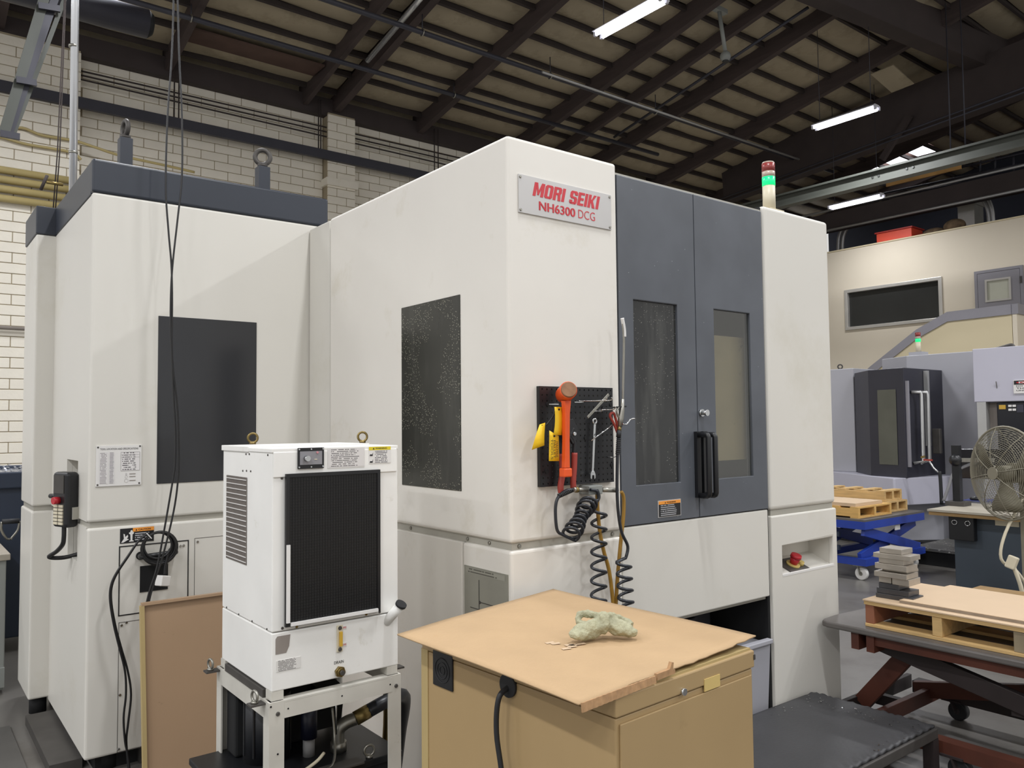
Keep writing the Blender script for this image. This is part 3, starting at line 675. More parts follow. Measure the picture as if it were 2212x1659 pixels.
for k, z in enumerate((1.418, 1.405, 1.386)):
    MB().ring((.919, YL-.007, z), (0, 1, 0), .0035+.0025*k, .0006, 16, 4).build('dial_mark', M_LABELGREY, ch)
    B(.933, .961, YL-.008, YL-.007, z-.0015, z+.0015).build('print_line', M_GREYSTICK, ch)
screws(ch, [(.793, YL-.006, 1.55), (.980, YL-.006, 1.552), (.793, YL-.006, 1.371), (.978, YL-.006, 1.371)], .0045, (0,-1,0), M_IRON)
# lower service door: black outline, handle, window, caution label
MB().slab_hole('y', (.892, 1.218, .735, 1.07), (.897, 1.213, .740, 1.065), YL-.002, YL+.001).build('door_gasket', M_BLACK, mc)
B(.988, 1.118, YL-.004, YL, .836, .963).build('service_window', M_DARK, mc)
hd = MB(); hd.tube(crom([(.985, YL, 1.015), (.985, YL-.045, 1.015), (1.0, YL-.055, 1.016), (1.125, YL-.055, 1.022), (1.14, YL-.045, 1.022), (1.14, YL, 1.022)], 5), .013, 10); hd.build('door_handle', M_BLACK, mc)
for p in ((.988, 1.015), (1.137, 1.022)): MB().cyl((p[0], YL+.001, p[1]), (p[0], YL-.01, p[1]), .02, 14).build('handle_boss', M_BLACK, mc)
screws(mc, [(1.178, YL, 1.042), (1.193, YL, 1.043), (1.262, YL, 1.055), (.908, YL, .69), (.905, YL, .36), (.902, YL, .105), (.93, YL, .70)], .007, (0,-1,0), M_CHROME)
for o_ in ((1.246, 1.70, .13, 1.075), (.895, 1.24, .09, .705)):
    MB().slab_hole('y', o_, (o_[0]+.002, o_[1]-.002, o_[2]+.002, o_[3]-.002), YL-.0012, YL+.001).build('panel_joint', M_IRON, mc)
cl = B(.896, 1.05, YL-.002, YL, 1.082, 1.153).build('caution_label', M_INK, mc)
B(.953, 1.05, YL-.003, YL-.002, 1.135, 1.153).build('label_header', M_ORANGE, cl)
text('CAUTION', 'lettering', M_INK, cl, (.978, 1.035, 1.139, 1.148), YL-.0035, bold=.02)
MB().prism([(.965, 1.139), (.973, 1.139), (.969, 1.148)], 'y', YL-.0036, YL-.003).build('hazard_triangle', M_INK, cl)
MB().prism([(.901, 1.086), (.913, 1.104), (.911, 1.128), (.917, 1.126), (.919, 1.112), (.930, 1.122), (.932, 1.112), (.926, 1.104), (.936, 1.1), (.910, 1.086)], 'y', YL-.003, YL-.002).build('hand_icon', M_PAPER, cl)
MB().prism([(.937, 1.088), (.957, 1.088), (.957, 1.092), (.951, 1.094), (.952, 1.122), (.958, 1.127), (.958, 1.133), (.954, 1.133), (.950, 1.143), (.944, 1.143), (.941, 1.133), (.936, 1.133), (.936, 1.127), (.942, 1.122), (.943, 1.094), (.937, 1.092)], 'y', YL-.003, YL-.002).build('cutter_icon', M_PAPER, cl)
MB().labelY(.958, 1.046, 1.09, 1.13, YL-.0025).build('fine_print', print_mat('caution_print', '#16161a', '#b9b9bb', 4, 12, 3.), cl)
# post joining magazine and main block
B(1.862, 1.93, 3.985, 4.25, .1, 2.755).build('corner_post', M_WHITE, mc, bevel=.008)
B(1.90, 2.1, 3.9, 4.3, .1, 2.74).build('post_core', M_DARK, mc)
# main block
B(XB, 2.445, F, 3.965, ZS1, 2.757).build('block_panel', M_WHITE2, mc, bevel=.014, seg=3)
B(XB, 2.445, F, 2.719, .05, ZS0).build('block_lower_panel', M_WHITE2, mc, bevel=.012, seg=3)
B(XB, 2.445, 2.724, 3.965, .05, ZS0).build('block_lower_panel', M_WHITE2, mc, bevel=.005)
B(XB+.014, 2.445, F+.014, 3.96, ZS0, ZS1).build('seam_trim', M_TRIM, mc)
screws(mc, [(XB+.05, F+.013, 1.18), (2.40, F+.013, 1.18)], .009, (0,-1,0), M_STEEL)
screws(mc, [(XB+.013, 2.55, 1.18), (XB+.013, 2.70, 1.18), (XB+.013, 3.15, 1.18)], .008, (-1,0,0), M_STEEL)
B(XB-.004, XB+.01, 2.722, 3.199, 1.372, 2.181).build('block_pane', M_PANE2, mc, bevel=.002)
pl = B(XB-.003, XB+.002, 2.413, 2.703, .85, 1.077).build('circuit_plate', mat('worn_plate', '#9b9a8f', .5, .3, var=.1, scale=5, dirt='#55534c', dirt_s=14, dirt_lo=.68), mc)
MB().labelX(2.43, 2.69, 1.05, 1.072, XB-.004).build('plate_print', print_mat('plate_print', '#98978c', '#5b5952', 2, 22, 9.), pl)
for (y0, y1, z0, z1) in ((2.60, 2.601, .9, 1.03), (2.47, 2.60, .945, .946), (2.45, 2.66, .915, .916)): B(XB-.0045, XB-.003, y0-.001, y1+.001, z0-.001, z1+.001).build('plate_line', M_IRON, pl)
MB().cyl((XB-.003, 2.595, .945), (XB-.006, 2.595, .945), .006, 8).build('plate_dot', M_IRON, pl)
# nameplate
sg = B(1.903, 2.405, F-.006, F, 2.462, 2.613).build('nameplate', M_SIGN, mc, bevel=.001)
a = onY(1148, 424, F); b_ = onY(1294, 432, F)
GLY = {  # heavy block capitals on a unit-high grid
 'M': (.86, [[(0,0),(.24,0),(.24,1),(0,1)], [(.62,0),(.86,0),(.86,1),(.62,1)], [(.12,1),(.26,1),(.52,.12),(.38,.12)], [(.60,1),(.74,1),(.48,.12),(.34,.12)]]),
 'O': (.66, [[(.12,0),(.54,0),(.54,.17),(.12,.17)], [(.12,.83),(.54,.83),(.54,1),(.12,1)], [(0,.12),(.12,0),(.24,.12),(.24,.88),(.12,1),(0,.88)], [(.42,.12),(.54,0),(.66,.12),(.66,.88),(.54,1),(.42,.88)]]),
 'R': (.66, [[(0,0),(.24,0),(.24,1),(0,1)], [(.2,.83),(.54,.83),(.54,1),(.2,1)], [(.2,.42),(.52,.42),(.52,.58),(.2,.58)], [(.42,.5),(.56,.44),(.66,.58),(.66,.88),(.54,1),(.42,.9)], [(.42,0),(.66,0),(.56,.5),(.36,.5)]]),
 'I': (.24, [[(0,0),(.24,0),(.24,1),(0,1)]]),
 'S': (.64, [[(.1,0),(.54,0),(.64,.12),(.54,.17),(.1,.17),(0,.12)], [(.1,.83),(.54,.83),(.64,.88),(.54,1),(.1,1),(0,.88)], [(0,.55),(.14,.42),(.24,.6),(.24,.88),(.1,1),(0,.88)], [(.4,.12),(.54,0),(.64,.12),(.64,.44),(.52,.57),(.4,.42)], [(.1,.44),(.54,.40),(.56,.56),(.12,.60)], [(0,.1),(.24,.1),(.24,.3),(0,.3)], [(.4,.7),(.64,.7),(.64,.9),(.4,.9)]]),
 'E': (.54, [[(0,0),(.24,0),(.24,1),(0,1)], [(.2,0),(.54,0),(.54,.18),(.2,.18)], [(.2,.82),(.54,.82),(.54,1),(.2,1)], [(.2,.41),(.5,.41),(.5,.59),(.2,.59)]]),
 'K': (.68, [[(0,0),(.24,0),(.24,1),(0,1)], [(.2,.36),(.44,1),(.68,1),(.3,.36)], [(.2,.62),(.42,0),(.68,0),(.36,.66)]])}
u0 = 0; tot = sum((GLY[c_][0] if c_ != ' ' else .3)+.07 for c_ in 'MORI SEIKI')-.07+.22; sc_ = (b_.x-a.x)/tot; hh = .056
for c_ in 'MORI SEIKI':
    if c_ == ' ': u0 += .37; continue
    mb = MB()
    for k, pg_ in enumerate(GLY[c_][1]): mb.prism([(a.x+(u0+x+.22*z)*sc_, 2.538+z*hh) for x, z in pg_], 'y', F-.0068-.00025*k, F-.0061)
    mb.build('letter', M_REDINK, sg); u0 += GLY[c_][0]+.07
a = onY(1162.5, 455, F); b_ = onY(1240, 470, F); c = onY(1247, 470, F); d = onY(1283, 477, F)
for k, dx in enumerate((-.0012, 0, .0012)): text('NH6300', 'lettering', M_REDINK, sg, (a.x+dx, b_.x+dx, 2.485, 2.521), F-.0066-.0004*k, bold=.006)
text('DCG', 'lettering', M_REDINK, sg, (c.x, d.x, 2.485, 2.521), F-.007, bold=-.005)
screws(sg, [(1.912, F-.006, 2.602), (2.396, F-.006, 2.602), (1.912, F-.006, 2.473), (2.396, F-.006, 2.473)], .006, (0,-1,0), M_STEEL)
# doors
dl = MB().slab_hole('y', (2.449, 2.952, 1.207, 2.713), (2.538, 2.826, 1.374, 2.178), F+.002, F+.04).build('door', M_DOOR, mc, bevel=.003)
d2 = MB().slab_hole('y', (2.957, 3.486, 1.207, 2.713), (3.088, 3.371, 1.375, 2.180), F+.002, F+.04).build('door', M_DOOR, mc, bevel=.003)
B(2.536, 2.828, F+.014, F+.02, 1.372, 2.18).build('door_pane', M_PANE3, dl)
B(3.086, 3.373, F+.012, F+.018, 1.373, 2.182).build('door_pane', M_CLEAR, d2)
B(3.06, 3.42, F+.06, F+.065, 1.455, 2.065).build('inner_panel', M_INPANEL, d2)  # beige panel behind the clear pane colours the middle of the window
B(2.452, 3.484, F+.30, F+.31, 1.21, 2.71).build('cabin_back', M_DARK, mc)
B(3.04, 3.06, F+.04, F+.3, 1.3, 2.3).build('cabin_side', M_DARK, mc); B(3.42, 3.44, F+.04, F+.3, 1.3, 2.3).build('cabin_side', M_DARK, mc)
B(2.446, 3.49, F+.01, F+.3, 2.713, 2.722).build('door_top_rail', M_TRIM, mc)
for (dd, x0) in ((dl, 2.938), (d2, 2.985)):
    h = B(x0-.014, x0+.014, F-.016, F+.002, 1.298, 1.60).build('handle_plate', M_BLACK, dd)
    MB().tube([(x0, F-.01, 1.585), (x0, F-.062, 1.585), (x0, F-.066, 1.582), (x0, F-.07, 1.575), (x0, F-.07, 1.32), (x0, F-.066, 1.312), (x0, F-.06, 1.308), (x0, F-.01, 1.308)], .0125, 12).build('handle_bar', M_BLACK, dd)
kb = MB(); kb.cyl((2.979, F+.002, 1.686), (2.979, F-.008, 1.686), .017, 16); kb.cyl((2.979, F-.008, 1.686), (2.979, F-.03, 1.686), .011, 14); kb.cyl((2.979, F-.03, 1.686), (2.979, F-.036, 1.686), .015, 14); kb.build('door_lock', M_CHROME, d2)
wl = B(2.670, 2.821, F-.001, F+.002, 1.226, 1.30).build('warning_label', M_LABELGREY, dl)
B(2.674, 2.817, F-.002, F-.001, 1.283, 1.297).build('label_header', M_ORANGE, wl); B(2.674, 2.817, F-.002, F-.001, 1.229, 1.283).build('label_body', M_INK, wl)
text('WARNING', 'lettering', M_INK, wl, (2.725, 2.785, 1.2865, 1.2935), F-.0025, bold=.02)
MB().prism([(2.712, 1.2865), (2.720, 1.2865), (2.716, 1.2935)], 'y', F-.0026, F-.002).build('hazard_triangle', M_INK, wl)
MB().labelY(2.677, 2.814, 1.231, 1.282, F-.0022).build('fine_print', print_mat('warn_print', '#16161a', '#a9a9ad', 6, 14, 8., .66), wl)
# lower front panel, dark chip bay, tray
B(2.449, 3.485, F+.004, F+.04, .773, 1.202).build('front_lower_panel', M_WHITE, mc, bevel=.006)
B(2.449, 3.485, F+.03, F+.06, .755, .773).build('panel_lip', M_TRIM, mc)
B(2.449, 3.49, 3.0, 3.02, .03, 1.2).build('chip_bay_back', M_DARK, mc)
B(3.05, 3.30, 2.62, 2.9, .25, .72).build('chip_bay_unit', M_BLACK, mc, bevel=.01); B(3.10, 3.16, 2.60, 2.63, .58, .68).build('unit_latch', M_RUBBER, mc)
for x in (2.95, 2.98): MB().cyl((x, 2.6, .3), (x, 2.6, .76), .012, 8).build('coolant_pipe', M_BRASS, mc)
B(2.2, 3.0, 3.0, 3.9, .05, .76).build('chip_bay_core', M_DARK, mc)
tr = MB().prism([(F+.03, .05), (F+.0, .545), (F+.35, .56), (F+.35, .05)], 'x', 2.47, 3.475).build('chip_tray', M_M2GREY, mc, bevel=.006)
B(2.47, 3.475, F-.015, F+.02, .546, .568).build('tray_lip', M_M2GREY, mc, bevel=.004)
B(3.487, 3.507, F+.02, 3.0, .05, 2.74).build('column_gap_shade', M_DARK, mc)  # near-black strip paints the shade between door and column
# right column with the recessed stop panel
CX0, CX1 = 3.507, 4.107
B(CX0, CX1, F, 3.3, ZS1, 2.748).build('column_panel', M_WHITE, mc, bevel=.02, seg=4)
RZ0, RZ1, RX0, RX1 = .862, 1.012, 3.592, 4.070
MB().slab_hole('y', (CX0, CX1, .02, ZS0), (RX0, RX1, RZ0, RZ1), F, F+.03).build('column_lower_panel', M_WHITE, mc, bevel=.006)
B(CX0, CX0+.025, F+.03, 3.3, .02, ZS0).build('column_lower_side', M_WHITE, mc); B(CX1-.025, CX1, F+.03, 3.3, .02, ZS0).build('column_lower_side', M_WHITE, mc)
B(CX0+.014, CX1-.014, F+.014, 3.28, ZS0, ZS1).build('seam_trim', M_TRIM, mc)
B(RX0-.01, RX1+.01, F+.15, F+.16, RZ0-.02, RZ1+.01).build('niche_back', M_WHITE, mc)
B(RX0-.01, RX1+.01, F+.03, F+.15, RZ1, RZ1+.01).build('niche_top', M_WHITE, mc)
B(RX0-.012, RX0, F+.03, F+.15, RZ0-.02, RZ1).build('niche_end', M_WHITE, mc); B(RX1, RX1+.012, F+.03, F+.15, RZ0-.02, RZ1).build('niche_end', M_WHITE, mc)
es = thing('tmp', '', '', (0,0,0)); bpy.data.objects.remove(es)
MB().prism([(F+.012, RZ0-.004), (F+.15, RZ0+.055), (F+.15, RZ0+.045), (F+.012, RZ0-.014)], 'x', RX0, RX1).build('sloped_panel', M_WHITE, mc)
B(RX0, RX1, F-.001, F+.014, RZ0-.006, RZ0+.004).build('niche_sill', M_PAPER, mc)
def slope(x, t, h): return Vector((x, F+.012+.138*t, RZ0-.004+.059*t))+Vector((0, -.393, .92))*h
def hit_slope(px_, py_):
    n_ = Vector((0, -.393, .92)); p0_ = Vector((0, F+.012, RZ0-.004)); d_ = ray(px_, py_); t_ = (p0_-EYE).dot(n_)/d_.dot(n_); return EYE+d_*t_
E1 = hit_slope(1712, 1222); E2 = hit_slope(1728, 1222); sx0 = hit_slope(1697, 1230).x; sx1 = hit_slope(1738, 1222).x; t1 = (E1.y-F-.012)/.138; t2 = (E2.y-F-.012)/.138
sp_ = MB(); q = [slope(sx0, .02, .002), slope(sx1, .02, .002), slope(sx1, .8, .002), slope(sx0, .8, .002)]; q2 = [v+Vector((0, -.001, .003)) for v in q]
sp_.add(q+q2, [(0,1,2,3),(4,5,6,7),(0,1,5,4),(1,2,6,5),(2,3,7,6),(3,0,4,7)]).build('switch_plate', M_IRON, mc)
MB().cyl(slope(E1.x, t1, .004), slope(E1.x, t1, .014), .036, 20).build('stop_collar', M_ESTOPY, mc)
MB().cyl(slope(E1.x, t1, .014), slope(E1.x, t1, .05), .02, 16, .027).cyl(slope(E1.x, t1, .05), slope(E1.x, t1, .066), .030, 20, .027).build('stop_button', M_RED, mc)
MB().cyl(slope(E2.x, t2, .004), slope(E2.x, t2, .026), .016, 16).build('lamp_button', M_ESTOPY, mc)
B(3.905, 3.908, F+.02, F+.14, RZ0, RZ0+.001).build('panel_joint', M_TRIM, mc)
B(2.2, 4.08, 3.3, 5.4, .05, 2.6).build('machine_core', M_WHITE, mc)
# stack light
tb = onZ(1692, 452, 2.748); tx, ty = tb.x, F+.07
sl_ = thing('stack_light', 'slim beacon tower lit green on top of the right white column', 'beacon', (tx, ty, 2.748))
B(tx-.06, tx+.06, ty-.05, ty+.06, 2.748, 2.756).build('mount_plate', M_BEACON_BASE, sl_)
MB().cyl((tx, ty, 2.756), (tx, ty, 2.89), .033, 20).build('base', M_BEACON_BASE, sl_)
MB().cyl((tx, ty, 2.89), (tx, ty, 2.937), .034, 20).build('green_lens', M_GREEN, sl_)
MB().cyl((tx, ty, 2.937), (tx, ty, 2.966), .034, 20).build('clear_lens', M_BEACON_CLR, sl_)
MB().cyl((tx, ty, 2.966), (tx, ty, 3.01), .034, 20).build('red_lens', M_BEACON_RED, sl_)
MB().cyl((tx, ty, 3.01), (tx, ty, 3.018), .034, 20, .03).build('cap', M_BEACON_CLR, sl_)
# handheld pendant in the side niche
pn = thing('pendant_controller', 'black handheld pendant controller with red stop button hung on the magazine side', 'controller', (XL-.05, 4.66, 1.1))
B(XL-.075, XL-.008, 4.57, 4.70, 1.15, 1.425).build('body', M_BLACK, pn, bevel=.018, seg=3)
B(XL-.079, XL-.074, 4.59, 4.68, 1.32, 1.41).build('screen', M_IRON, pn)
MB().cyl((XL-.075, 4.635, 1.285), (XL-.105, 4.635, 1.285), .018, 16).build('stop_button', M_RED, pn)
MB().cyl((XL-.05, 4.70, 1.30), (XL-.05, 4.76, 1.30), .012, 12).build('selector', M_BLACK, pn)
for r in range(6):
    for k in range(2): B(XL-.081, XL-.074, 4.595+k*.045, 4.63+k*.045, 1.165+r*.017, 1.178+r*.017).build('key', M_BEACON_BASE, pn)
B(XL-.045, XL+.004, 4.56, 4.62, 1.19, 1.25).build('hanger_clip', M_TRIM, pn)
pn.rotation_euler[2] = math.radians(20); pn.location.x -= .012; pn.location.y -= .075
MB().tube(crom([(XL-.045, 4.64, 1.16), (XL-.045, 4.64, 1.10), (XL-.04, 4.66, 1.06), (XL-.03, 4.73, 1.02), (XL-.03, 4.80, .985), (XL+.02, 4.75, .98), (XL+.1, 4.7, 1.0)], 6), .011, 8).build('lead', M_CABLE, pn)

# ================================================================== PEGBOARD AND TOOLS ON THE BLOCK FRONT
PY0 = F-.018           # pegboard front plane
pg = thing('pegboard', 'black perforated steel pegboard fixed to the white machine block', 'pegboard', (2.18, F, 1.4))
px0, px1, pz0, pz1 = 1.986, 2.383, 1.400, 1.790; nx, nz = 16, 17; r_ = .0034
mb = MB(); cw = (px1-px0)/nx; chh = (pz1-pz0)/nz
for i in range(nx):
    for j in range(nz):
        x0 = px0+i*cw; z0 = pz0+j*chh; cx = x0+cw/2; cz = z0+chh/2
        o8 = [(x0, z0), (cx, z0), (x0+cw, z0), (x0+cw, cz), (x0+cw, z0+chh), (cx, z0+chh), (x0, z0+chh), (x0, cz)]
        i8 = [(cx+r_*math.cos(t), cz+r_*1.15*math.sin(t)) for t in [math.radians(225+45*k) for k in range(8)]]
        mb.add([(u, PY0, v) for u, v in o8]+[(u, PY0, v) for u, v in i8], [(k, (k+1) % 8, 8+(k+1) % 8, 8+k) for k in range(8)])
pb = mb.build('perforated_sheet', M_BLACK, pg, recalc=False)
bm = bmesh.new(); bm.from_mesh(pb.data); bmesh.ops.remove_doubles(bm, verts=bm.verts, dist=1e-5); bm.to_mesh(pb.data); bm.free()
md = pb.modifiers.new('thick', 'SOLIDIFY'); md.thickness = .0015; md.offset = 0
MB().slab_hole('y', (px0, px1, pz0, pz1), (px0+.012, px1-.012, pz0+.012, pz1-.012), PY0+.002, F).build('return_edge', M_BLACK, pg)
for p in ((px0+.04, 1.72), (px1-.012, 1.72), (px0+.03, 1.46), (px1-.012, 1.47), (2.225, 1.585)): MB().cyl((p[0], PY0, p[1]), (p[0], PY0-.004, p[1]), .008, 12).build('mount_bolt', M_DARK, pg)
def hook(x, z, dx, l, kind=0):
    mb = MB(); mb.tube(crom([(x, PY0, z), (x+dx*.2, PY0-.02, z-.002), (x+dx, PY0-l, z), (x+dx, PY0-l-.008, z+.012)], 4), .0022, 6)
    if kind: mb.bar((x-.025, PY0-.003, z-.006), (x+.025, PY0-.003, z-.006), .003, .004)
    return mb.build('peg_hook', M_CHROME, pg)
hook(2.055, 1.726, 0, .05, 1); hook(2.19, 1.735, .06, .09, 1); hook(2.24, 1.735, .05, .08); hook(2.30, 1.70, .03, .06, 1); hook(2.275, 1.69, .0, .04); hook(2.345, 1.505, .02, .03)
def yy(px_, py_, d=.05): return onY(px_, py_, PY0-d)
# dead-blow hammer
D1 = .075; hm = thing('mallet', 'orange dead blow hammer hanging on the black pegboard', 'hammer', yy(1222, 1030, D1))
h0 = yy(1223, 848, D1); h1 = yy(1222, 1028, D1)
ha = Vector((-.47, -.86, .20)).normalized()
MB().cyl(h0-ha*.045, h0+ha*.045, .034, 24).build('head', M_HAMMER, hm, bevel=.005)
MB().cyl(h0+ha*.045, h0+ha*.053, .031, 24, .028).build('striking_face', M_HAMMERF, hm)
mb = MB(); pts = [(h0.lerp(h1, t), w_) for t, w_ in ((.1, .034), (.25, .023), (.4, .022), (.6, .021), (.8, .024), (.9, .026))]
for (a_, wa), (b_, wb2) in zip(pts, pts[1:]):
    vs = [];
    for p_, w_ in ((a_, wa), (b_, wb2)): vs += [p_+Vector((-w_/2, -.012, 0)), p_+Vector((w_/2, -.012, 0)), p_+Vector((w_/2, .012, 0)), p_+Vector((-w_/2, .012, 0))]
    mb.add(vs, [(0,1,5,4),(1,2,6,5),(2,3,7,6),(3,0,4,7)])
mb.build('handle', M_HAMMER, hm, bevel=.004)
B(h1.x-.020, h1.x+.020, h1.y-.017, h1.y+.017, h1.z-.004, h1.z+.03).build('grip_end', M_HAMMER, hm, bevel=.005)
# red-handled cutters behind the hammer
D2 = .03; ct = thing('cable_cutter', 'red handled cutters with black jaws hanging behind the orange hammer', 'cutters', yy(1228, 1060, D2))
for k, (pp) in enumerate((((1213, 980), (1215, 1020), (1211, 1050), (1212, 1064)), ((1241, 978), (1240, 1010), (1238, 1040), (1239, 1060)))):
    MB().tube(crom([yy(*q, D2) for q in pp], 5), [.0125]*16, 10).build('grip', M_GRIPRED, ct)
MB().tube(crom([yy(*q, D2) for q in ((1214, 985), (1218, 955), (1232, 938), (1238, 925))], 5), .008, 8).build('lever_arm', M_RUBBER, ct)
MB().tube(crom([yy(*q, D2) for q in ((1240, 980), (1240, 955), (1228, 935), (1222, 920))], 5), .008, 8).build('lever_arm', M_RUBBER, ct)
mb = MB().prism([(q.x, q.z) for q in [yy(*p_, D2) for p_ in ((1228, 905), (1236, 905), (1247, 926), (1243, 950), (1236, 960), (1228, 945))]], 'y', PY0-D2-.006, PY0-D2+.006); mb.build('jaw', M_RUBBER, ct, bevel=.002)
c = yy(1238, 937, D2); MB().cyl(c+Vector((0, -.012, 0)), c+Vector((0, .004, 0)), .007, 12).build('pivot_bolt', M_CHROME, ct)
# yellow tags
def ytag(lab, poly, d, bend=0., txt=None):
    ps = [yy(*q, d) for q in poly]; t = thing('safety_tag', lab, 'tag', ps[3], 0, 'yellow tags on the pegboard')
    n = 6; mb = MB(); vs = []; fs = []
    for i in range(n+1):
        f_ = i/n; a_ = ps[0].lerp(ps[3], f_); b_ = ps[1].lerp(ps[2], f_); o_ = Vector((bend*math.sin(math.pi*f_), -abs(bend)*math.sin(math.pi*f_), 0)); vs += [a_+o_, b_+o_]
    m_ = len(vs); vs += [v+Vector((0, .0012, 0)) for v in vs]
    for i in range(n): k = 2*i; fs += [(k, k+1, k+3, k+2), (m_+k, m_+k+2, m_+k+3, m_+k+1), (k, k+2, m_+k+2, m_+k), (k+1, m_+k+1, m_+k+3, k+3)]
    fs += [(0, m_, m_+1, 1), (2*n, 2*n+1, m_+2*n+1, m_+2*n)]
    mb.add(vs, fs, True).build('tag_card', M_YELLOW, t)
    c_ = ps[0].lerp(ps[1], .5)+(ps[3]-ps[0])*.09; MB().cyl(c_+Vector((0, -.003, 0)), c_+Vector((0, .002, 0)), .004, 10).build('eyelet', M_INK, t)
    return t, ps
ytag('curled yellow tag sticking out past the pegboard edge', ((1166, 917), (1178, 913), (1176, 962), (1149, 972)), .05, -.012)
t2, q_ = ytag('lower yellow tag with black handwriting hanging straight down', ((1187, 930), (1207, 942), (1208, 996), (1186, 996)), .055)
for k, w_ in enumerate(('TOOLS', 'PALLET', 'MACHINE')):
    a_ = yy(1189+k*5.5, 992-k*2, .058); b_ = yy(1193+k*5.5, 948+k*3, .058)
    o_ = text(w_, 'handwriting', M_INK, t2, (0, 1, 0, 1), 0, local=True)
    for v in o_.data.vertices: u_, w2 = v.co.x, v.co.z; v.co = Vector((a_.x+(b_.x-a_.x)*w2, a_.y-.004, a_.z+(b_.z-a_.z)*(1-u_)))-ORIG[t2.name]
ytag('upper yellow tag overlapping the hammer handle', ((1198, 879), (1216, 879), (1214, 940), (1196, 940)), .062, .003)
st_ = MB().tube(crom([yy(*q, .045) for q in ((1180, 918), (1190, 905), (1200, 890), (1200, 880))], 5), .003, 6)
st_.tube(crom([yy(*q, .045) for q in ((1192, 932), (1194, 905), (1198, 885))], 5), .0025, 6); st_.build('tag_strap', M_CABLE, pg)
# wrench
D3 = .02; wr_ = thing('wrench', 'steel combination wrench hanging upright on the pegboard', 'wrench', yy(1280, 1034, D3))
MB().ring(yy(1284.5, 910, D3), (0, 1, 0), .0095, .0042, 20, 8).build('ring_end', M_CHROME, wr_)
a_ = yy(1284.5, 914.5, D3); b_ = yy(1280, 1018, D3); MB().bar(a_, b_, .0115, .006, (0, 1, 0)).build('shank', M_CHROME, wr_, bevel=.002)
c = yy(1279.5, 1022, D3); q = [(-.008, .008), (.008, .008), (.014, -.006), (.013, -.020), (.008, -.024), (.0065, -.008), (-.0045, -.008), (-.007, -.024), (-.013, -.020), (-.013, -.004)]
MB().prism([(c.x+u, c.z+v) for u, v in q], 'y', c.y-.004, c.y+.004).build('open_jaw', M_CHROME, wr_)
# flat steel bar and hex key
MB().bar(yy(1315, 852, .06), yy(1269, 902, .06), .011, .004, (0, 1, 0)).build('flat_bar', M_STEEL, bevel=.001); tag(bpy.data.objects['flat_bar'], 'flat drilled steel bar lying slanted across the pegboard hooks', 'bar')
hk = thing('hex_key', 'red T handle hex key pointing down to the left on the pegboard', 'hex key', yy(1330, 915, .05))
MB().tube(crom([yy(*q, .05) for q in ((1334, 935), (1326, 915), (1318, 900), (1320, 893), (1326, 893), (1330, 905), (1335, 925))], 5), .0055, 8).build('grip', M_GRIPRED, hk)
MB().cyl(yy(1326, 916, .05), yy(1277, 952, .03), .0028, 8).build('shaft', M_CHROME, hk)
# air gun with long bent nozzle
D4 = .06; ag = thing('air_gun', 'silver air blow gun with long nozzle hanging at the door edge', 'air gun', yy(1340, 930, D4))
MB().tube(crom([yy(*q, D4) for q in ((1345, 875), (1347, 800), (1348, 740), (1347, 715), (1344, 688))], 6), .005, 8).build('nozzle_tube', M_STEEL, ag)
MB().tube(crom([yy(*q, D4) for q in ((1349, 728), (1348, 710), (1344, 687))], 6), .0075, 8).build('nozzle_tip', M_PAPER, ag)
mb = MB(); mb.tube([yy(1345, 862, D4), yy(1344, 885, D4), yy(1341, 905, D4), yy(1339, 922, D4)], [.006, .010, .013, .010], 10); mb.build('gun_body', M_STEEL, ag)
mb = MB().tube(crom([yy(*q, D4) for q in ((1338, 905), (1332, 890), (1336, 880))], 4), .005, 6); mb.build('hang_loop', M_STEEL, ag)
MB().tube(crom([yy(*q, D4+.02) for q in ((1345, 916), (1354, 916), (1362, 906), (1371, 904))], 5), .0035, 6).build('trigger', M_CHROME, ag)
MB().bar(yy(1300, 882, D4), yy(1352, 878, D4), .008, .006).build('rack_hook', M_BLACK, ag)
MB().cyl(yy(1338.5, 922, D4), yy(1337.5, 931, D4), .0085, 12).build('brass_fitting', M_BRASS, ag)
# hose from the gun: strain relief, straight run, then coil
hs = thing('gun_hose', 'black air hose running from the blow gun down into a coil', 'hose', yy(1350, 1300, D4))
mb = MB().tube([yy(1337.5, 930, D4), yy(1336, 945, D4)], .0105, 10)
for k in range(9): c_ = yy(1336.5-k*.25, 948+k*4, D4); mb.ring(c_, (0, 0, 1), .0072, .0032, 12, 6)
mb.build('strain_relief', M_RUBBER, hs)
def helix(c0, c1, R_h, turns, n=22, ph=0., squash=.55):
    pts = []
    for i in range(int(turns*n)+1):
        f_ = i/(turns*n); t = 2*math.pi*turns*f_+ph; c_ = c0.lerp(c1, f_); pts.append(c_+Vector((R_h*math.cos(t), R_h*squash*math.sin(t), 0)))
    return pts
run = crom([yy(*q, D4) for q in ((1336, 945), (1334, 985), (1333, 1060), (1336, 1110), (1343, 1150), (1356, 1180), (1352, 1205))], 6)
hc0 = yy(1347, 1213, D4); hc1 = yy(1354, 1330, D4)
MB().tube(run+helix(hc0, hc1, .036, 4.6, ph=2.6), .0065, 8).build('hose_tube', M_HOSE, hs)
h2 = thing('coil_hose', 'black coiled hose hanging straight down beside the ochre hoses', 'hose', yy(1293, 1300, .05))
MB().tube(crom([yy(*q, .05) for q in ((1290, 1058), (1294, 1075), (1284, 1090), (1276, 1095))], 5)+helix(yy(1294, 1100, .05), yy(1293, 1335, .05), .036, 7.6, ph=2.9), .0062, 8).build('hose_tube', M_HOSE, h2)
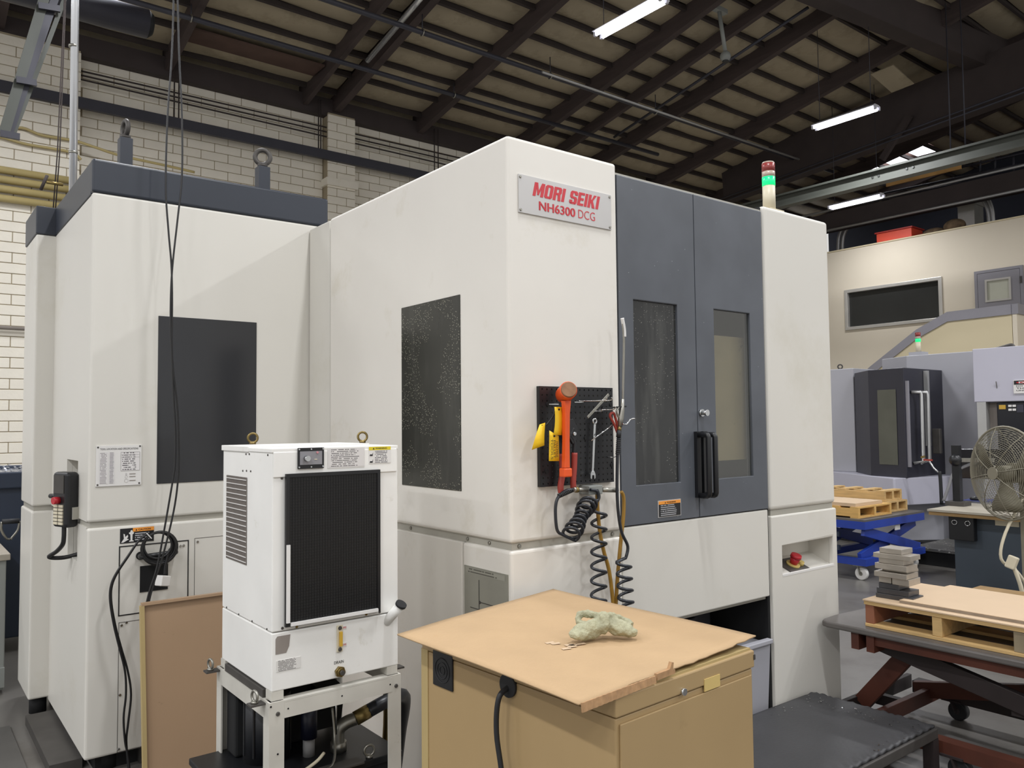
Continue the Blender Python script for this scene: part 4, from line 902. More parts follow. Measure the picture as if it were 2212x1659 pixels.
# slanted coil bunched up at the left
h3 = thing('bunched_coil_hose', 'black coil hose bunched up below the pegboard and looping left', 'hose', yy(1235, 1170, .06))
c0 = yy(1272, 1085, .06); c1 = yy(1232, 1158, .06); ax = (c1-c0).normalized(); e1 = ax.cross(Vector((0, 1, 0))).normalized(); e2 = Vector((0, 1, 0))
pts = []
for i in range(8*20+1):
    f_ = i/(8*20); t = 2*math.pi*8*f_; R_h = .030+.006*math.sin(f_*9)
    pts.append(c0.lerp(c1, f_**1.2)+(e1*math.cos(t)+(e2*.8+ax*.6)*math.sin(t))*R_h)
end = crom([pts[-1], yy(1215, 1155, .06), yy(1205, 1148, .06), yy(1201, 1130, .06), yy(1200, 1095, .06), yy(1206, 1074, .06), yy(1222, 1060, .06), yy(1238, 1058, .06)], 6)
sta = crom([yy(1275, 1058, .05), yy(1290, 1062, .05), yy(1292, 1080, .05), yy(1276, 1080, .05), pts[0]], 6)
MB().tube(sta+pts+end[1:], .0062, 8).build('hose_tube', M_HOSE, h3)
mb = MB()
for k in range(9): c_ = yy(1208+k*3.4, 1071-k*1.5, .06); mb.ring(c_, (1, 0, .5), .007, .003, 10, 6)
mb.build('strain_relief', M_RUBBER, h3)
mf = thing('air_manifold', 'grey hose manifold with quick couplers under the pegboard', 'manifold', yy(1290, 1058, .03))
c = yy(1286, 1058, .03); B(c.x-.045, c.x+.03, F-.06, F, c.z-.018, c.z+.018).build('block', M_GREYCAB, mf, bevel=.003)
MB().cyl(yy(1238, 1058, .05), yy(1268, 1058, .04), .0095, 12).build('coupler', M_STEEL, mf); MB().cyl(yy(1300, 1058, .03), yy(1334, 1059, .045), .010, 12).build('coupler', M_STEEL, mf)
MB().cyl(yy(1243, 1058, .05), yy(1248, 1058, .05), .0115, 12).build('coupler_ring', M_BRASS, mf)
for lab, pp in (('ochre air hose dropping from the manifold between the two coils', ((1290, 1066), (1291, 1100), (1296, 1150), (1304, 1190), (1315, 1230), (1322, 1280), (1326, 1330))), ('ochre air hose curving down beside the black gun hose', ((1342, 1062), (1347, 1075), (1347, 1110), (1343, 1150), (1338, 1200), (1333, 1260), (1329, 1330)))):
    t = thing('ochre_hose', lab, 'hose', yy(*pp[-1], .035)); MB().tube(crom([yy(*q, .035) for q in pp], 6), .0078, 8).build('hose_tube', M_HOSEY, t)

# ================================================================== CHILLER ON ITS STAND
CY = 2.62; KX0, KX1, KY1 = 1.018, 1.497, 3.12; KB, KS, KT = .765, .957, 1.562
ck = thing('oil_chiller', 'white oil chiller cabinet with black filter screen on a steel stand', 'chiller', (1.26, 2.87, .7))
B(KX0, KX1, CY, KY1, KS+.003, KT).build('upper_case', M_CHILL, ck, bevel=.004)
B(KX0, KX1, CY, KY1, KB, KS).build('lower_case', M_CHILL, ck, bevel=.004)
B(KX0-.006, KX1, CY+.22, KY1+.004, KT-.008, KT+.012).build('lid', M_CHILL, ck, bevel=.002); B(KX0-.004, KX1, CY-.003, CY+.215, KT-.006, KT+.008).build('lid', M_CHILL, ck, bevel=.002)
z = onY(587, 1032, CY).z
B(KX0+.002, KX1-.006, CY-.005, CY, z, KT-.004).build('header_panel', M_CHILL, ck, bevel=.002)
def ky(px_, py_): return onY(px_, py_, CY)
def kx(px_, py_): return onX(px_, py_, KX0)
a_ = ky(617, 1030); b_ = ky(815, 1346)
fx0, fx1, fz0, fz1 = a_.x, ky(815, 1020).x, ky(620, 1350).z, ky(620, 1026).z
fs_ = B(fx0, fx1, CY-.012, CY, fz0, fz1).build('filter_screen', mat('filter_mesh', '#151515', .65, var=.3, scale=90), ck)
MB().slab_hole('y', (fx0-.004, fx1+.004, fz0-.004, fz1+.004), (fx0+.008, fx1-.008, fz0+.008, fz1-.008), CY-.016, CY-.004).build('screen_frame', M_BLACK, fs_)
zz = onY(620, 1176, CY).z
B(fx0-.003, fx0+.009, CY-.022, CY-.012, fz0+.01, zz).build('screen_clip', M_PAPER, fs_); B(fx0+.012, fx1-.008, CY-.022, CY-.012, fz0-.002, fz0+.009).build('screen_clip', M_PAPER, fs_)
nb = 34; mb = MB()
for k in range(nb): x = fx0+.01+(fx1-fx0-.02)*k/(nb-1); mb.box(x-.0006, x+.0006, CY-.0135, CY-.012, fz0+.01, fz1-.01)
for k in range(50): zq = fz0+.01+(fz1-fz0-.02)*k/49; mb.box(fx0+.01, fx1-.01, CY-.0135, CY-.012, zq-.0006, zq+.0006)
o = mb.build('mesh_wires', M_BLACK, fs_); o['kind'] = 'stuff'
# side grille
g0 = kx(491, 1028); g1 = kx(533, 1210); gz0, gz1 = kx(491, 1205).z, kx(491, 1026).z
gr = B(KX0-.002, KX0+.004, g1.y, g0.y, gz0, gz1).build('side_grille', M_DARK, ck)
for k in range(17):
    zq = gz0+(gz1-gz0)*(k+.5)/17; B(KX0-.005, KX0-.002, g1.y, g0.y, zq-.0013, zq+.0013).build('grille_bar', M_PAPER, gr)
mb = MB()
for k in range(40): yq = g1.y+(g0.y-g1.y)*k/39; mb.box(KX0-.003, KX0-.0015, yq-.0008, yq+.0008, gz0, gz1)
o = mb.build('grille_fins', M_GREYSTICK, gr); o['kind'] = 'stuff'
# controls and labels
p0 = ky(641, 1012); p1 = ky(697, 968)
cp = B(p0.x, p1.x, CY-.012, CY-.005, p0.z-.002, p1.z+.003).build('control_panel', M_BLACK, ck, bevel=.001)
B(p0.x+.006, p1.x-.008, CY-.0135, CY-.012, p0.z+.012, p1.z-.009).build('panel_face', mat('panel_grey', '#8a898d', .4), cp)
c = ky(658, 990); MB().cyl((c.x, CY-.013, c.z), (c.x, CY-.03, c.z), .0095, 18).build('dial_knob', M_CHROME, cp)
c = ky(682, 977); MB().cyl((c.x, CY-.013, c.z), (c.x, CY-.016, c.z), .004, 12).build('pilot_lamp', mat('pilot_pink', '#c98a92'), cp)
B(p0.x+.058, p0.x+.068, CY-.0145, CY-.0135, p0.z+.028, p0.z+.031).build('logo_mark', M_BEACON_BASE, cp)
screws(cp, [(p0.x+.004+(p1.x-p0.x-.008)*u, CY-.012, (p0.z+.004, p1.z-.002)[v]) for u in (0, .5, 1) for v in (0, 1)], .0035, (0,-1,0), M_CHROME)
a_ = ky(706, 1012); b_ = ky(786, 966)
il = B(a_.x, b_.x, CY-.0065, CY-.005, a_.z, b_.z).build('instruction_label', M_PAPER, ck); MB().labelY(a_.x+.004, b_.x-.002, a_.z+.004, b_.z-.003, CY-.0072).build('fine_print', print_mat('instr_print', '#d7d4d2', '#6d6a6a', 10, 22, 1., .58), il)
a_ = ky(795, 1002); b_ = ky(842, 964)
wl2 = B(a_.x, b_.x, CY-.0065, CY-.005, a_.z, b_.z).build('warning_label', M_PAPER, ck)
hz = b_.z-(b_.z-a_.z)*.2; B(a_.x, b_.x, CY-.007, CY-.0065, hz, b_.z).build('label_header', mat('warn_yellow', '#dcc92c', .5), wl2)
text('WARNING', 'lettering', M_INK, wl2, (a_.x+.026, b_.x-.016, hz+.0035, b_.z-.003), CY-.0074, bold=.02)
MB().prism([(a_.x+.015, hz+.003), (a_.x+.023, hz+.003), (a_.x+.019, b_.z-.003)], 'y', CY-.0075, CY-.007).build('hazard_triangle', M_INK, wl2)
MB().labelY(a_.x+.02, b_.x, a_.z+.002, hz-.002, CY-.0071).build('fine_print', print_mat('chill_warn', '#dedcd9', '#4a484c', 8, 14, 5., .6), wl2)
for k in (0, 1):
    q = a_.x+.003; zq = a_.z+.004+k*(hz-a_.z)*.5; MB().prism([(q, zq), (q+.012, zq), (q+.013, zq+.012), (q+.010, zq+.005), (q+.002, zq+.006)], 'y', CY-.0076, CY-.007).build('pictogram', M_INK, wl2)
# case screws
screws(ck, [ky(609, 1033), ky(610, 1357), ky(819, 1021), ky(820, 1322)], .005, (0,-1,0), M_IRON)
screws(ck, [ky(641, 1354), ky(791, 1327)], .005, (0,-1,0), M_BRASS)
screws(ck, [kx(532, 981), kx(539, 981), kx(579, 983), kx(525, 1017), kx(533, 1017), kx(542, 1018), kx(490, 1312), kx(516, 1327), kx(545, 1342), kx(577, 1359)], .004, (-1,0,0), M_IRON)
# level gauge, drain, labels on the lower case
c0 = ky(733, 1402); c1 = ky(733, 1356)
B(c0.x-.011, c0.x+.011, CY-.006, CY, c0.z-.008, c1.z+.009).build('gauge_plate', M_BEACON_BASE, ck, bevel=.001)
B(c0.x-.004, c0.x+.006, CY-.015, CY-.006, c0.z+.012, c1.z-.012).build('gauge_glass', M_GAUGE, ck)
screws(ck, [(c0.x, CY-.006, c0.z), (c0.x, CY-.006, c1.z)], .0075, (0,-1,0), M_IRON, 'gauge_bolt')
for (z_, n_) in ((c1.z-.003, 'UPPER'), (c0.z+.012, 'LOWER')):
    lb = MB().prism([(c0.x+.008, z_-.004), (c0.x+.028, z_-.007), (c0.x+.028, z_+.007), (c0.x+.012, z_+.006)], 'y', CY-.0012, CY).build('level_tag', M_PAPER, ck)
    text(n_, 'lettering', M_REDINK, lb, (c0.x+.011, c0.x+.026, z_-.003, z_+.004), CY-.0017)
c = ky(732, 1430); text('DRAIN', 'lettering', M_IRON, ck, (c.x-.018, c.x+.018, c.z-.005, c.z+.005), CY-.001, bold=.01)
c = ky(733, 1450); mb = MB(); mb.cyl((c.x, CY, c.z), (c.x, CY-.012, c.z), .019, 6); mb.cyl((c.x, CY-.012, c.z), (c.x, CY-.02, c.z), .014, 16); mb.build('drain_plug', M_BRASS, ck); MB().cyl((c.x, CY-.02, c.z), (c.x, CY-.028, c.z), .009, 6).build('plug_cap', M_IRON, ck)
a_ = ky(595, 1417); b_ = ky(627, 1370)
MB().prism([(a_.x, a_.z+.004), (b_.x-.014, a_.z+.004), (b_.x-.004, a_.z+.025), (b_.x, b_.z), (a_.x+.006, b_.z), (a_.x, b_.z-.008)], 'y', CY-.001, CY).build('grey_patch', M_GREYSTICK, ck)
a_ = ky(597, 1455); b_ = ky(649, 1415); lb = B(a_.x, b_.x, CY-.001, CY, a_.z+.004, b_.z-.004).build('maintenance_label', M_PAPER, ck)
MB().labelY(a_.x, b_.x, a_.z+.004, b_.z-.004, CY-.0015).build('fine_print', print_mat('maint_print', '#dcdad6', '#55524f', 9, 20, 12., .62), lb)
# filler neck
a_ = ky(832, 1345); MB().cyl((a_.x+.01, CY+.01, a_.z), (a_.x+.035, CY-.05, a_.z+.065), .018, 16).build('filler_neck', M_CHILL, ck); MB().cyl((a_.x+.035, CY-.05, a_.z+.065), (a_.x+.037, CY-.055, a_.z+.073), .021, 16).build('filler_cap', M_RUBBER, ck)
for (px_, py_, yq) in ((546, 958, 3.0), (783, 955, 2.92)):
    c = onZ(px_, py_, KT+.012); eyebolt(ck, (c.x, c.y, KT+.008), .019, .005, (.35, 1, 0), M_BRASS)
# stand
sd = thing('chiller_stand', 'white bolted angle iron stand carrying the oil chiller', 'stand', (1.26, 2.87, 0))
SZ = .735; SX0, SX1, SY0, SY1 = KX0-.012, KX1+.004, CY-.012, KY1+.02; LW = .052
def angle_leg(x, y, sx, sy):
    mb = MB().prism([(x, y), (x+sx*LW, y), (x+sx*LW, y+sy*.006), (x+sx*.006, y+sy*.006), (x+sx*.006, y+sy*LW), (x, y+sy*LW)], 'z', 0, SZ); return mb.build('leg', M_FRAMEW, sd)
angle_leg(SX0, SY0, 1, 1); angle_leg(SX1, SY0, -1, 1); angle_leg(SX0, SY1, 1, -1); angle_leg(SX1, SY1, -1, -1)
B(SX0+LW, SX1-LW*.7, SY0-.001, SY0+.006, SZ-.058, SZ-.007).build('rail', M_FRAMEW, sd); B(SX0+LW, SX1-LW, SY0-.001, SY0+.04, SZ-.0065, SZ-.0005).build('rail_flange', M_FRAMEW, sd)
B(SX0, SX0+.006, SY0+LW, SY1-LW, SZ-.058, SZ-.007).build('rail', M_FRAMEW, sd); B(SX0-.001, SX0+.05, SY0+LW, SY1-LW, SZ-.0065, SZ-.0005).build('rail_flange', M_FRAMEW, sd)
B(SX1-.006, SX1, SY0+LW, SY1-LW, SZ-.058, SZ).build('rail', M_FRAMEW, sd); B(SX0+LW, SX1-LW, SY1-.006, SY1, SZ-.058, SZ).build('rail', M_FRAMEW, sd)
for (x, y) in ((SX0+.012, SY0+.012), (SX1-.05, SY0+.012), (SX0+.012, SY1-.06), (SX1-.05, SY1-.06)): B(x, x+.042, y, y+.05, SZ, KB).build('spacer_block', M_FRAMEW, sd)
B(SX0+.004, SX0+.02, SY0+.07, SY1-.08, SZ, KB-.004).build('dark_rail', M_IRON, sd)
screws(sd, [(SX0+.03, SY0, SZ-.04), (SX1-.02, SY0, SZ-.04)], .0075, (0,-1,0), M_IRON, 'bolt')
screws(sd, [(SX0+.006, SY0, SZ-.012), (SX0+.065, SY0, SZ-.03), (SX0+.26, SY0, SZ-.03), (SX1-.045, SY0, SZ-.03), (SX0+.03, SY0, SZ-.17)], .0035, (0,-1,0), M_DARK, 'hole')
for yq in (SY0+.05, SY1-.02):
    bk = B(SX0-.05, SX0, yq-.02, yq+.02, SZ-.012, SZ-.006).build('jack_bracket', M_IRON, sd); eyebolt(bk, (SX0-.03, yq, SZ-.006), .017, .0045, (1, .2, 0), M_STEEL, 'bracket_eye')
B(SX1, SX1+.05, SY0+.06, SY0+.1, SZ-.004, SZ+.002).build('jack_bracket', M_IRON, sd)
# hydraulic unit below
hu = thing('hydraulic_unit', 'black hydraulic pump unit with pipes inside the chiller stand', 'pump', (1.25, 2.9, 0))
B(.93, 1.52, 2.70, 3.10, 0, .40).build('tank', M_DARK, hu, bevel=.01); B(.90, 1.55, 2.68, 3.12, .40, .425).build('tank_lid', M_BLACK, hu, bevel=.004)
eyebolt(hu, (.92, 2.74, .425), .019, .004, (.4, 1, 0), M_BRASS); eyebolt(hu, (1.42, 2.70, .425), .019, .0045, (.2, 1, 0), M_STEEL); eyebolt(hu, (1.14, 2.66, .36), .017, .0045, (.2, 1, 0), M_BRASS)
MB().cyl((1.13, 2.95, .425), (1.13, 2.95, .66), .085, 20).build('motor', mat('motor_dark', '#15171c', .45), hu)
for k in range(10): t = 2*math.pi*k/10; MB().bar((1.13+.085*math.cos(t), 2.95+.085*math.sin(t), .45), (1.13+.085*math.cos(t), 2.95+.085*math.sin(t), .64), .012, .004).build('motor_fin', M_BLACK, hu)
MB().cyl((1.255, 2.86, .425), (1.255, 2.86, .49), .022, 14).build('sight_cup', mat('cup_grey', '#8a8a8a'), hu); MB().cyl((1.255, 2.86, .49), (1.255, 2.86, .61), .03, 14).build('filter_body', mat('filter_navy', '#161a2c', .4), hu)
MB().cyl((1.36, 2.83, .425), (1.36, 2.83, .46), .03, 14).build('pipe_nut', M_STEEL, hu)
MB().tube(crom([(1.36, 2.83, .44), (1.36, 2.83, .50), (1.385, 2.82, .525), (1.42, 2.81, .535)], 6), .024, 12).build('pipe_elbow', M_STEEL, hu)
MB().cyl((1.42, 2.81, .535), (1.47, 2.80, .555), .028, 8).build('hose_nut', M_BRASS, hu); MB().tube(crom([(1.47, 2.80, .555), (1.55, 2.79, .58), (1.66, 2.86, .55), (1.72, 3.0, .35), (1.74, 3.1, .05)], 6), .027, 10).build('suction_hose', M_HOSE, hu)
MB().tube(crom([(1.27, 2.88, .63), (1.31, 2.86, .637), (1.42, 2.83, .645), (1.52, 2.82, .65), (1.6, 2.9, .61), (1.66, 3.0, .4), (1.66, 3.05, .06)], 6), .017, 10).build('return_hose', M_BRASS, hu)
for k in range(4): c_ = Vector((1.30+k*.03, 2.862-k*.008, .636+k*.003)); MB().cyl(c_, c_+Vector((.014, -.003, .001)), .022, 8).build('hose_fitting', M_BRASS, hu)
MB().tube(crom([(1.12, 2.75, .44), (1.16, 2.72, .435), (1.22, 2.72, .455), (1.26, 2.74, .47)], 5), .006, 8).build('copper_line', M_BEACON_BASE, hu)
MB().tube(crom([(1.10, 2.70, .43), (1.2, 2.69, .43), (1.28, 2.71, .435), (1.32, 2.78, .5), (1.32, 2.8, .6)], 5), .005, 8).build('copper_line', M_STEEL, hu)
B(1.2, 1.38, 2.66, 2.72, .427, .433).build('cover_strip', M_IRON, hu); MB().cyl((1.335, 2.8, .5), (1.335, 2.8, .66), .004, 6).build('dip_rod', M_CHROME, hu)
MB().cyl((1.08, 2.66, .40), (1.08, 2.66, .45), .03, 14).build('filler_cap', mat('filter_navy', '#161a2c'), hu)
B(1.03, 1.33, 3.0, 3.1, .427, .72).build('shade_box', M_DARK, hu, bevel=.01)  # added dark box, blocks light so the space behind the pump reads black
MB().prism([(1.335, .46), (1.44, .46), (1.46, .60), (1.40, .66), (1.335, .63)], 'y', 2.98, 3.1).build('control_box', M_DARK, hu)

# ================================================================== LEANING BOARD
BYB = 3.92; tl = onY(318, 1312, BYB); zt = tl.z
lb = thing('leaning_sheet', 'speckled tan metal panel leaning upright beside the chiller', 'panel', (1.3, BYB, 0))
mb = MB(); th = .03
def lean(x, d, z): return (x, BYB+.10*(z/zt)+d, z)
xl, xr = tl.x, 1.72
for (x0, x1, z0, z1, d0, d1, n, m_) in ((xl+.0125, xr, 0, zt-.0125, .018, .022, 'sheet', M_TAN2), (xl-.006, xl+.012, 0, zt-.0125, 0, .024, 'side_flange', M_TANEDGE), (xl, xr, zt-.012, zt, 0, .024, 'top_flange', M_TAN2)):
    MB().add([lean(x0, d0, z0), lean(x1, d0, z0), lean(x1, d1, z0), lean(x0, d1, z0), lean(x0, d0, z1), lean(x1, d0, z1), lean(x1, d1, z1), lean(x0, d1, z1)], [(3,2,1,0),(4,5,6,7),(0,1,5,4),(1,2,6,5),(2,3,7,6),(3,0,4,7)]).build(n, m_, lb)

# ================================================================== TAN CABINET, CARDBOARD, GLOVE
ZC = 1.0; cc = onZ(1330, 1503, ZC); c2 = onZ(1625, 1401, ZC); ra = math.atan2(c2.y-cc.y, c2.x-cc.x); CWd = math.hypot(c2.x-cc.x, c2.y-cc.y)
ca = thing('tan_cabinet', 'tan steel cabinet under the cardboard sheet', 'cabinet', (cc.x, cc.y, 0), ra)
CD = .80
B(0, CWd, .002, CD, 0, ZC-.055).build('body', M_TAN, ca, bevel=.004, local=True)
B(-.004, CWd+.004, -.004, CD, ZC-.052, ZC-.004).build('top_trim', M_TAN, ca, bevel=.004, local=True)
B(.004, CWd-.004, .004, CD-.004, ZC-.004, ZC+.002).build('top_board', M_TANEDGE, ca, local=True)
B(.012, CWd-.012, -.004, .002, .04, ZC-.07).build('door_panel', M_TAN, ca, bevel=.002, local=True)
B(-.003, .012, CD-.03, CD+.004, 0, ZC-.05).build('edge_strip', M_TANEDGE, ca, local=True)
inv = Matrix.Rotation(-ra, 3, 'Z')
def cl_(px_, py_, side):   # photo point on the left (x=0) or front (y=0) face, in cabinet coordinates
    o_ = inv @ (EYE-Vector((cc.x, cc.y, 0))); d_ = inv @ ray(px_, py_); t = -(o_.x/d_.x if side == 'l' else o_.y/d_.y); return o_+d_*t
a_ = cl_(938, 1420, 'l'); b_ = cl_(980, 1450, 'l'); zt_, zb_ = cl_(958, 1410, 'l').z, cl_(958, 1485, 'l').z
vt = B(-.006, 0, b_.y, a_.y, zb_, zt_).build('speaker_vent', M_BLACK, ca, bevel=.002, local=True)
for k in range(3): MB().ring((-.0065, (a_.y+b_.y)/2, (zt_+zb_)/2), (1, 0, 0), .012+k*.012, .0016, 24, 5).build('vent_ring', M_RUBBER, vt, local=True)
g = cl_(1100, 1480, 'l'); MB().cyl((-.008, g.y, g.z), (.002, g.y, g.z), .032, 20).build('cable_grommet', M_RUBBER, ca, local=True)
g2 = cl_(1472, 1493, 'f'); MB().cyl((g2.x, -.012, g2.z), (g2.x, 0, g2.z), .009, 14).build('lock', M_CHROME, ca, local=True)
g3 = cl_(1535, 1474, 'f'); B(g3.x-.035, g3.x+.035, -.006, -.003, g3.z-.016, g3.z+.016).build('paper_label', mat('label_yellowed', '#cdb371', .6), ca, local=True)
screws_ = cl_(1622, 1418, 'f'); B(CWd-.002, CWd+.006, -.006, .01, screws_.z-.01, screws_.z+.004).build('corner_clip', M_IRON, ca, local=True)
cd = thing('power_cord', 'grey power cord dropping from the cabinet grommet', 'cord', (cc.x-.03, cc.y+.3, 0))
Rz = Matrix.Rotation(ra, 3, 'Z')
def cw_(x, y, z): v = Rz @ Vector((x, y, 0)); return Vector((cc.x+v.x, cc.y+v.y, z))
gw = [cw_(-.004, g.y, g.z-.005), cw_(-.035, g.y+.004, g.z-.03), cw_(-.04, g.y+.008, g.z-.12), cw_(-.035, g.y-.01, g.z-.25), cw_(-.04, g.y-.03, .45), cw_(-.05, g.y+.02, .15), cw_(-.08, g.y+.05, .01)]
MB().tube(crom(gw, 6), .0075, 8).build('cord', M_RUBBER, cd)
# cardboard
kk = [onZ(858, 1367, ZC+.014), onZ(1195, 1272, ZC+.014), onZ(1632, 1378, ZC+.02), onZ(1252, 1518, ZC+.014)]
cb = thing('cardboard_sheet', 'large corrugated cardboard sheet lying over the tan cabinet', 'cardboard', (sum(k.x for k in kk)/4, sum(k.y for k in kk)/4, ZC))
n = 24; mb = MB(); vs = []; fs = []
for j in range(n+1):
    for i in range(n+1):
        u = i/n; v = j/n                     # u: left->back edge, v: toward the front
        p_ = kk[0].lerp(kk[1], u).lerp(kk[3].lerp(kk[2], u), v)
        dz = .004*math.sin(5*u+2*v)*math.sin(3*v)+.006*max(0, u-.7)*v*4-.012*max(0, .25-u)*4*.3
        e = 0
        if v == 1: e = random.uniform(-.004, .004)
        vs.append((p_.x, p_.y+e, p_.z+dz))
nn = len(vs); vs += [(x, y, z-.004) for (x, y, z) in vs]
for j in range(n):
    for i in range(n):
        a0 = j*(n+1)+i; fs += [(a0, a0+1, a0+n+2, a0+n+1), (nn+a0, nn+a0+n+1, nn+a0+n+2, nn+a0+1)]
for i in range(n):
    for (a0, b0) in ((i, i+1), (n*(n+1)+i+1, n*(n+1)+i)): fs.append((b0, a0, nn+a0, nn+b0))
    for (a0, b0) in (((i+1)*(n+1), i*(n+1)), (i*(n+1)+n, (i+1)*(n+1)+n)): fs.append((b0, a0, nn+a0, nn+b0))
mb.add(vs, fs, True); mb.build('sheet', M_CARD, cb)
# crushed double thickness along the front edge
e0, e1 = kk[3], kk[3].lerp(kk[2], .36)
mb = MB(); m_ = 30; vs = []
for i in range(m_+1):
    f_ = i/m_; p_ = e0.lerp(e1, f_); h_ = .020-.004*f_; o_ = .0015*(i % 2)
    vs += [(p_.x, p_.y-.004-o_, p_.z+.001), (p_.x, p_.y-.006-o_, p_.z-h_)]
mb.add(vs, [(2*i, 2*i+2, 2*i+3, 2*i+1) for i in range(m_)]); o = mb.build('crushed_edge', M_CARDEDGE, cb, recalc=False); md = o.modifiers.new('t', 'SOLIDIFY'); md.thickness = .004
e2 = kk[3].lerp(kk[2], .37); e3 = kk[3].lerp(kk[2], .46)
MB().prism([(e2.x, e2.z-.012), (e2.x, e2.z+.004), (e3.x-.02, e3.z+.006), (e3.x-.012, e3.z+.022), (e3.x-.005, e3.z+.02), (e3.x-.008, e3.z+.004), (e3.x, e3.z+.002), (e3.x, e3.z-.008)], 'y', e2.y-.008, e2.y+.002).build('torn_flap', M_CARDEDGE, cb)
c = onZ(1213, 1393, ZC+.018); mb = MB()
for k in range(7): q = c+Vector((random.uniform(-.03, .05), random.uniform(-.05, .05), 0)); mb.add([q+Vector((-.012, -.006, 0)), q+Vector((.014, -.012, .0)), q+Vector((.02, .004, 0)), q+Vector((-.008, .008, 0))], [(0,1,2,3)])
o = mb.build('torn_patch', M_BOARD, cb); o['kind'] = 'stuff'
# glove: crumpled cloth fused into one skin
gb = onZ(1302, 1378, ZC+.02); ex = R_.copy(); ex.z = 0; ex.normalize(); ey = Vector((-ex.y, ex.x, 0))
def gpt_(a, b, c): return ex*a+ey*b+Vector((0, 0, c))
mb = MB()
def lobe(c, ra_, rb_, rc_, yaw_, tilt=0):
    k = MB().ball((0, 0, 0), 1, 18, 12); Mx = Matrix.Rotation(yaw_, 3, 'Z') @ Matrix.Rotation(tilt, 3, 'Y')
    vs = [gpt_(*(Vector(c)+Mx @ Vector((v.x*ra_, v.y*rb_, v.z*rc_)))) for v in k.v]; mb.add(vs, k.f, True)
gb = gb+Vector((0, 0, .004))
lobe((-.040, -.012, .024), .062, .026, .026, .45, -.15)     # cuff side
lobe((-.072, -.035, .018), .034, .024, .016, .5, .1)
lobe((.0, .012, .036), .020, .040, .034, .25, .2)           # twisted middle
lobe((.052, .008, .022), .046, .028, .022, -.25, .2)        # palm
lobe((.078, .0, .014), .026, .022, .014, -.2, 0)
lobe((.03, .03, .038), .032, .014, .016, -.5, .1)
pa_ = [gpt_(*p_) for p_ in ((-.004, .02, .056), (-.035, .04, .058), (-.062, .045, .052), (-.066, .03, .036), (-.045, .022, .030), (-.015, .012, .04))]
mb.tube(crom(pa_, 6), .0105, 10)
pa_ = [gpt_(*p_) for p_ in ((.02, .02, .052), (.04, .045, .044), (.07, .04, .034), (.09, .02, .026))]
mb.tube(crom(pa_, 6), .012, 10)
mb.v = [v+gb for v in mb.v]
go = mb.build('work_glove', M_GLOVE); rmh = go.modifiers.new('fuse', 'REMESH'); rmh.mode = 'VOXEL'; rmh.voxel_size = .0032; rmh.use_smooth_shade = True
tx_ = bpy.data.textures.new('crumple', 'CLOUDS'); tx_.noise_scale = .022; tx_.noise_depth = 3; dm = go.modifiers.new('crumple', 'DISPLACE'); dm.texture = tx_; dm.strength = .016; dm.mid_level = .5; dm.texture_coords = 'LOCAL'
sm_ = go.modifiers.new('soft', 'SMOOTH'); sm_.factor = .5; sm_.iterations = 2
tag(go, 'crumpled pale cloth work glove lying on the cardboard', 'glove')

# ================================================================== HANGING CABLES AND COILED LEAD
HY = 4.06
hcb = thing('hanging_cables', 'two thin dark cables hanging from the roof in front of the magazine window', 'cables', onY(314, 1390, HY))
for k, (m_, pp) in enumerate(((M_CABLE, ((376, -30), (371, 120), (362, 250), (358, 400), (364, 500), (370, 570), (372, 650), (371, 750), (375, 860), (379, 930), (378, 1000), (372, 1045), (352, 1160), (338, 1230), (322, 1280), (312, 1330), (309, 1390), (312, 1430))),
                              (M_CABLE, ((383, -30), (387, 120), (393, 250), (393, 380), (384, 470), (373, 570), (369, 640), (369, 720), (374, 800), (383, 880), (386, 960), (385, 1030), (375, 1105), (352, 1200), (332, 1260), (318, 1320), (314, 1380), (317, 1430))))):
    pts = [onY(*q, HY) for q in pp]; d0_ = pts[0]-pts[1]; pts = [Vector((pts[0].x, HY, zpur(HY)+.05)), pts[0]+d0_*4, pts[0]+d0_]+pts
    MB().tube(crom(pts, 5), .0045, 6).build('cable', m_, hcb)
HY2 = YL-.055
cl_d = thing('coiled_lead', 'black lead coiled over the service door handle with a white plug', 'cable', onY(337, 1180, HY2))
cc_ = onY(338, 1177, HY2); mb = MB()
for k in range(6):
    rr = .062+.004*k; mb.ring(cc_+Vector((.002*k, -.028+.006*(k % 3), -.003*k)), (.1, 1, .1*(k % 2)), rr, .005, 30, 6)
mb.build('coil', M_CABLE, cl_d)
MB().tube(crom([onY(*q, HY2-.03) for q in ((322, 1152), (300, 1168), (275, 1203), (250, 1240), (239, 1268), (238, 1300), (246, 1350), (258, 1400), (270, 1450), (272, 1500), (267, 1550), (270, 1600), (275, 1625), (279, 1655), (282, 1690))], 5), .0055, 6).build('lead', M_CABLE, cl_d)
MB().tube(crom([onY(*q, HY2-.025) for q in ((320, 1150), (302, 1165), (277, 1202), (252, 1240), (241, 1270), (241, 1305), (250, 1355), (262, 1400), (276, 1450), (283, 1500), (277, 1560), (273, 1600), (277, 1655), (280, 1690))], 5), .0055, 6).build('lead', M_CABLE, cl_d)
MB().tube(crom([onY(*q, HY2-.03) for q in ((364, 1190), (361, 1205), (357, 1225), (356, 1240))], 5), [.007]*16, 8).build('lead', M_CABLE, cl_d)
c = onY(352, 1254, HY2-.03); o = B(-.028, .028, -.022, .022, -.026, .024).build('plug', M_PAPER, cl_d, bevel=.004, local=True); o.location = c-ORIG[cl_d.name]; o.rotation_euler = (0, .2, .5)
MB().bar(onY(317, 1152, HY2-.045), onY(327, 1163, HY2-.045), .012, .004).build('cable_tie', M_PAPER, cl_d)

